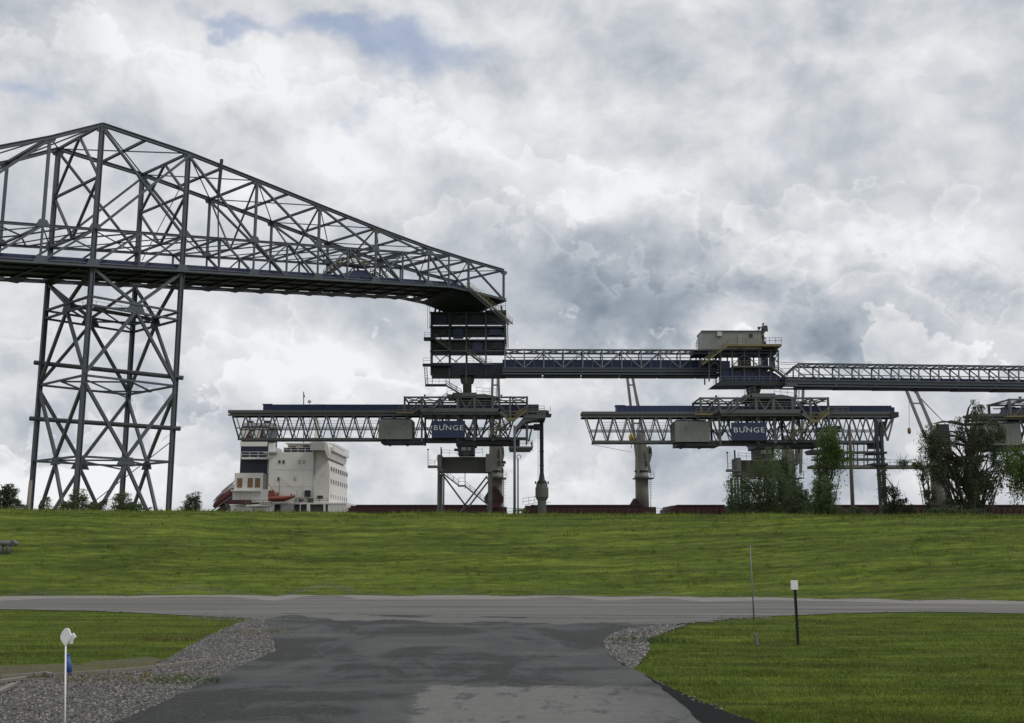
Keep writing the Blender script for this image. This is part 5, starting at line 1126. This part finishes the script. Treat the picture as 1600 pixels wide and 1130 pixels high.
m_ = MB(); c = q0+d*Lh*.8+nrm_*1.35; m_.beam(c-d*1.6, c+d*1.8, 1.5, .8, up=(0, 1, 0)); m_.beam(q0+d*Lh*.3+nrm_*1.35-np.array([0, 1., 0]), q0+d*Lh*.6+nrm_*1.5-np.array([0, 1., 0]), .5, .3); m_.build('canopy', 'ship_white', lb)
rp = thing('lifeboat_ramp', ES.p(335, 800, 8), 'pale red slanted launching ramp under the tilted lifeboat', 'ramp')
for dd in (6.4, 9.4): ES.member('rail', 'crane_beige', rp, (313, 802), (357, 769), 1.8, dd, .3); ES.member('upper_rail', 'steel', rp, (321, 782), (356, 749), 1.3, dd, .2)
m_ = MB(); m_.prism([ES.p(318, 802, 6.6), ES.p(341, 785, 6.6), ES.p(344, 792, 6.6), ES.p(330, 802, 6.6)], (0, 2.6, 0)); m_.build('ramp_panel', 'ship_red', rp); ES.member('leg', 'crane_beige', rp, (340, 784), (346, 797), 1.6, 6.4)
rb = thing('rescue_boat', ES.p(440, 784, -.5), 'small orange rescue boat hung against the white ship side', 'rescue boat')
m_ = MB(); vs = []; n = 10; q0, q1 = ES.p(421, 779, -.6), ES.p(462, 778, -.6)
for f, w_, zz in ((0, .75, 0), (.15, 1, 0), (.6, 1, 0), (.85, .6, .25), (1, .1, .5)):
    c = q0+(q1-q0)*f+np.array([0, 0, zz])
    for i in range(n): a_ = 2*math.pi*i/n; vs.append(c+np.array([0, math.cos(a_)*1.1*w_, math.sin(a_)*(.85 if math.sin(a_) < 0 else .5)*max(w_, .4)]))
m_.add(vs, [(j*n+i, j*n+(i+1) % n, (j+1)*n+(i+1) % n, (j+1)*n+i) for j in range(4) for i in range(n)]+[tuple(range(n)), tuple(range(len(vs)-n, len(vs)))]); m_.build('boat_hull', 'orange', rb, True)
m_ = MB(); m_.prism([ES.p(420, 777, -1), ES.p(421, 767, -1), ES.p(428, 766, -1), ES.p(431, 776, -1)], (0, 1.4, 0)); ES.box(m_, 433, 770, 436, 777, -.9, 0); ES.box(m_, 455, 772, 457, 777, -.7, -.2); m_.build('cabin', 'orange', rb)
dv = thing('boat_davit', ES.p(465, 786, 0), 'white davit arm leaning over the orange rescue boat', 'davit')
ES.member('arm', 'ship_shade', dv, (438, 748), (463, 767), 1., 0); ES.member('arm', 'ship_shade', dv, (464, 766), (466, 786), 1.6, 0); ES.member('fall_rope', 'steel', dv, (436.5, 750), (436.5, 770), .5, 0)
ES.member('arm', 'crane_beige', dv, (419, 755), (431, 772), .9, -.2)

# ------------------------------------------------------------------ workers on the bridge deck
def person(t, b, label, z_up=0.):
    z = zbot(t)+z_up; o = B(t, b, z); sk = bpy.data.meshes.new('person')
    J = {'pel': (0, 0, .95, .15), 'spi': (0, .02, 1.2, .15), 'che': (0, 0, 1.42, .17), 'nek': (0, 0, 1.56, .07), 'hea': (0, -.01, 1.68, .10), 'top': (0, -.01, 1.78, .08), 'shl': (-.2, 0, 1.46, .07), 'ell': (-.36, 0, 1.22, .05), 'hal': (-.22, -.2, 1.05, .04), 'shr': (.2, 0, 1.46, .07), 'elr': (.36, 0, 1.22, .05), 'har': (.22, -.2, 1.05, .04), 'hil': (-.11, 0, .88, .11), 'knl': (-.12, -.02, .5, .075), 'anl': (-.13, 0, .08, .05), 'tol': (-.14, -.16, .04, .045), 'hir': (.11, 0, .88, .11), 'knr': (.13, -.02, .5, .075), 'anr': (.15, 0, .08, .05), 'tor': (.17, -.16, .04, .045)}
    K = list(J); E_ = [('pel', 'spi'), ('spi', 'che'), ('che', 'nek'), ('nek', 'hea'), ('hea', 'top'), ('che', 'shl'), ('shl', 'ell'), ('ell', 'hal'), ('che', 'shr'), ('shr', 'elr'), ('elr', 'har'), ('pel', 'hil'), ('hil', 'knl'), ('knl', 'anl'), ('anl', 'tol'), ('pel', 'hir'), ('hir', 'knr'), ('knr', 'anr'), ('anr', 'tor')]
    sk.from_pydata([J[k][:3] for k in K], [(K.index(a), K.index(b_)) for a, b_ in E_], []); ob = bpy.data.objects.new('tmp', sk); COL.objects.link(ob)
    md = ob.modifiers.new('s', 'SKIN'); ob.modifiers.new('d', 'SUBSURF').levels = 1
    if not sk.skin_vertices: bpy.context.view_layer.objects.active = ob
    for i, k in enumerate(K): sk.skin_vertices[0].data[i].radius = (J[k][3], J[k][3]); sk.skin_vertices[0].data[i].use_root = k == 'pel'
    me = bpy.data.meshes.new_from_object(ob.evaluated_get(bpy.context.evaluated_depsgraph_get())); bpy.data.objects.remove(ob)
    me.materials.clear(); me.materials.append(M['cloth_dark']); p = bpy.data.objects.new('person', me); COL.objects.link(p); p.location = tuple(o); props(p, label, 'person'); ORG[p.name] = o
    m = MB(); m.lathe(o+np.array([0, -.01, 1.74]), [(.15, 0), (.13, .08), (.06, .13)], 12); m.build('hard_hat', 'ship_white', p, True)
try: person(47.8, 1.9, 'person in dark workwear standing on the yellow railed crossover of the truss bridge', 2.2)
except Exception as e: print('person failed', e)

# ------------------------------------------------------------------ trees
def tree(name, Y, base, blobs, leaf, label, n, droop=0., lsz=.2, cat='tree', twigs=0, trunk_r=.2, lean=None, gap=.5, group=None):
    """base (px x), blobs: list of (px, py, rx, ry) crown lobes in the tree's own upright plane, given real depth"""
    E = El(Y); bpx = E.p(base, 805); gz = float(terrain_z(bpx[0], Y)) ; b0 = np.array([bpx[0], Y, gz-.2]); t = thing(name, b0, label, cat, group)
    k = Y/1600*.985; cs_ = []
    for (x, y, rx, ry) in blobs: c = E.p(x, y); cs_.append((c+np.array([0, random.uniform(-.4, .4)*rx*k, 0]), rx*k, ry*k))
    top = max(c[2]+r3*.3 for c, _, r3 in cs_); tm = MB(); cen = np.mean([c for c, _, _ in cs_], 0)
    tx = E.p(lean if lean is not None else base, 700)[0]
    spine = [b0]; nseg = 7
    for i in range(1, nseg+1):
        f = i/nseg; spine.append(np.array([b0[0]+(tx-b0[0])*f+random.uniform(-.15, .15)*f, Y+random.uniform(-.2, .2), gz+(top-gz)*f*.9]))
    for i in range(nseg): tm.cyl(spine[i], spine[i+1], trunk_r*(1-.85*i/nseg), trunk_r*(1-.85*(i+1)/nseg), 7, False)
    n = int(n*2.5); lsz *= .66
    ends = []; wts = np.array([r1*r3 for _, r1, r3 in cs_]); wts = wts/wts.sum(); ncl = max(14, int(n/110))
    for j in range(ncl):
        c, rx, rz = cs_[rng.choice(len(cs_), p=wts)]; v = rng.normal(size=3); v /= np.linalg.norm(v); r = rng.uniform(0.25, 1.)**.6
        q_ = c+v*np.array([rx, rx*.85, rz])*r; q_[2] = max(q_[2], gz+.25); ends.append(q_)
    for q_ in ends[::2]:
        cand = [s_ for s_ in spine if s_[2] < q_[2]] or spine[:2]; s0 = cand[-1] if random.random() < .5 else random.choice(cand)
        mid = (s0+q_)/2+rng.normal(size=3)*.15+np.array([0, 0, .12*np.linalg.norm(q_-s0)]); r0 = trunk_r*.22+.008; tm.cyl(s0, mid, r0, r0*.6, 5, False); tm.cyl(mid, q_, r0*.6, .01, 5, False)
    for j in range(twigs):
        q_ = ends[j % len(ends)]; d = np.array([random.uniform(-.5, .5), random.uniform(-.4, .4), random.uniform(.4, 1.1)])*random.uniform(.3, .8); tm.cyl(q_, q_+d, .018, .006, 4, False)
    tm.build('trunk', 'bark', t)
    E_ = np.array(ends); m = n; idx = rng.integers(0, len(E_), m); cl_r = rng.uniform(.4, 1.3, len(E_))*max(.45, np.mean([r for _, r, _ in cs_])*.34)
    off = rng.normal(size=(m, 3))*cl_r[idx][:, None]*np.array([.62, .62, .5]); 
    if droop: off[:, 2] = -np.abs(rng.normal(size=m))*droop*rng.uniform(.4, 1.2, m); off[:, :2] *= .55
    P = E_[idx]+off; P[:, 2] = np.maximum(P[:, 2], gz+.05)
    u = rng.normal(size=(m, 3)); u[:, 2] = u[:, 2]*.6-(1.6 if droop else .2); u /= np.linalg.norm(u, axis=1)[:, None]; w_ = np.cross(u, rng.normal(size=(m, 3))); w_ /= np.linalg.norm(w_, axis=1)[:, None]
    L = lsz*rng.uniform(.6, 1.3, m)[:, None]; V = np.stack([P-u*L*.5, P+w_*L*.2, P+u*L*.5, P-w_*L*.2], 1)-b0
    ob = np_mesh('crown', V.reshape(-1, 3), np.arange(4*m).reshape(-1, 4), leaf); ob.parent = t
    return t
# right-hand trees and shrubs just behind the levee crown
tree('willow_tree', 70, 1185, [(1160, 765, 26, 36), (1190, 745, 34, 45), (1215, 770, 30, 40), (1150, 790, 14, 20)], 'leaf_mid', 'broad low willow with hanging sprays under the second loader', 7500, 1.1, .2, trunk_r=.16)
tree('willow_tree', 74, 1228, [(1222, 705, 26, 18), (1232, 735, 28, 28), (1245, 780, 22, 30), (1205, 722, 14, 14)], 'leaf_mid', 'thin airy willow just left of the trailing vine trunk', 3800, 1.0, .2, trunk_r=.14, lean=1225)
tree('vine_tree', 68, 1275, [(1292, 680, 20, 22), (1288, 712, 18, 26), (1305, 690, 12, 26), (1318, 705, 20, 14), (1282, 745, 8, 26), (1276, 780, 14, 26)], 'leaf_light', 'tall narrow tree wrapped in vines in front of the second loader', 5600, .7, .19, trunk_r=.22, lean=1298)
tree('bushy_tree', 64, 1288, [(1285, 770, 20, 30), (1272, 790, 18, 18), (1298, 790, 12, 18)], 'leaf_mid', 'full green bush at the foot of the vine wrapped tree', 4200, .3, .17, 'bush')
tree('bushy_tree', 66, 1252, [(1250, 780, 22, 24), (1235, 795, 20, 14)], 'leaf_dark', 'dark shrub between the airy willow and the vine wrapped tree', 2600, .3, .17, 'bush')
tree('bushy_tree', 72, 1392, [(1388, 775, 15, 24), (1405, 790, 18, 18), (1378, 750, 6, 22), (1418, 800, 14, 10)], 'leaf_dark', 'dark pointed shrub at the foot of the dock column', 3400, .2, .17, 'bush', twigs=30)
tree('snag_tree', 66, 1462, [(1452, 775, 12, 16), (1462, 795, 14, 14), (1444, 740, 5, 14), (1425, 722, 20, 6), (1410, 718, 8, 5)], 'leaf_dark', 'leaning half dead snag covered in vines left of the big tree', 1500, .25, .17, trunk_r=.2, lean=1438, twigs=40)
tree('big_tree', 70, 1520, [(1470, 690, 28, 34), (1500, 730, 32, 34), (1540, 700, 34, 36), (1548, 740, 26, 30), (1520, 770, 30, 32), (1500, 790, 30, 20), (1452, 690, 16, 30), (1458, 725, 16, 24), (1530, 645, 16, 26), (1505, 660, 16, 22), (1555, 670, 14, 20), (1562, 715, 18, 26), (1480, 730, 22, 18), (1525, 680, 22, 24), (1515, 740, 28, 34)], 'leaf_dark', 'large spreading dark tree with bare twigs at its top in front of the third loader', 15500, .5, .2, trunk_r=.42, twigs=80, lean=1515)
tree('broadleaf_tree', 60, 1640, [(1590, 715, 24, 26), (1625, 720, 40, 40), (1600, 750, 26, 18), (1650, 760, 40, 30), (1585, 745, 14, 14)], 'leaf_light', 'fresh green tree entering the view at the right edge', 7000, .7, .2, trunk_r=.25)
tree('low_shrub', 66, 1345, [(1340, 797, 12, 8), (1322, 800, 12, 6)], 'leaf_dark', 'low dark shrub by the wooden pole', 700, .2, .15, 'bush')
tree('low_shrub', 60, 1500, [(1480, 798, 30, 9), (1520, 800, 36, 8)], 'leaf_dark', 'low dark thicket at the foot of the big tree', 2500, .2, .15, 'bush')
tree('low_shrub', 75, 815, [(815, 799, 9, 6)], 'leaf_light', 'small bright shrub at the foot of the slim pipe post', 260, .1, .14, 'bush')
# left-hand trees
tree('bushy_tree', 95, 12, [(8, 785, 26, 22), (25, 790, 18, 18), (-15, 780, 26, 26), (14, 765, 16, 14)], 'leaf_dark', 'dark round tree at the far left of the levee', 6000, .3, .22)
tree('sapling', 85, 70, [(70, 785, 12, 14), (75, 794, 14, 9)], 'leaf_dark', 'sparse sapling beside the left tower leg', 650, .3, .18)
tree('sapling', 85, 122, [(122, 769, 13, 16), (118, 785, 22, 14), (100, 792, 18, 12), (140, 790, 14, 10)], 'leaf_mid', 'tallest sapling inside the lattice tower', 2900, .3, .18, twigs=20)
tree('sapling', 88, 158, [(158, 784, 13, 14), (152, 794, 16, 9)], 'leaf_dark', 'small dark sapling between the middle tower legs', 900, .3, .18)
tree('bushy_tree', 84, 196, [(194, 784, 17, 16), (207, 792, 16, 11)], 'leaf_mid', 'rounded green shrub by the right tower legs', 3000, .3, .18, 'bush')
tree('low_shrub', 84, 230, [(228, 796, 8, 8), (240, 800, 10, 4), (255, 800, 8, 4)], 'leaf_mid', 'low patchy shrub right of the tower foot', 500, .2, .16, 'bush')
tree('bushy_tree', 92, 300, [(298, 786, 12, 17), (308, 783, 6, 17), (292, 796, 10, 8)], 'leaf_dark', 'upright dark shrub left of the red lifeboat', 2400, .3, .18, 'bush')
# grass fringe standing up on the levee crown against the sky
n_ = 16000; px = rng.uniform(-32, 32, n_); py = foot(px)+13.8+rng.uniform(-1.5, 3.5, n_)
blades('crown_grass', px, py, rng.uniform(.06, .2, n_), rng.uniform(.008, .02, n_), 'uneven grass fringe along the top of the levee', .6)
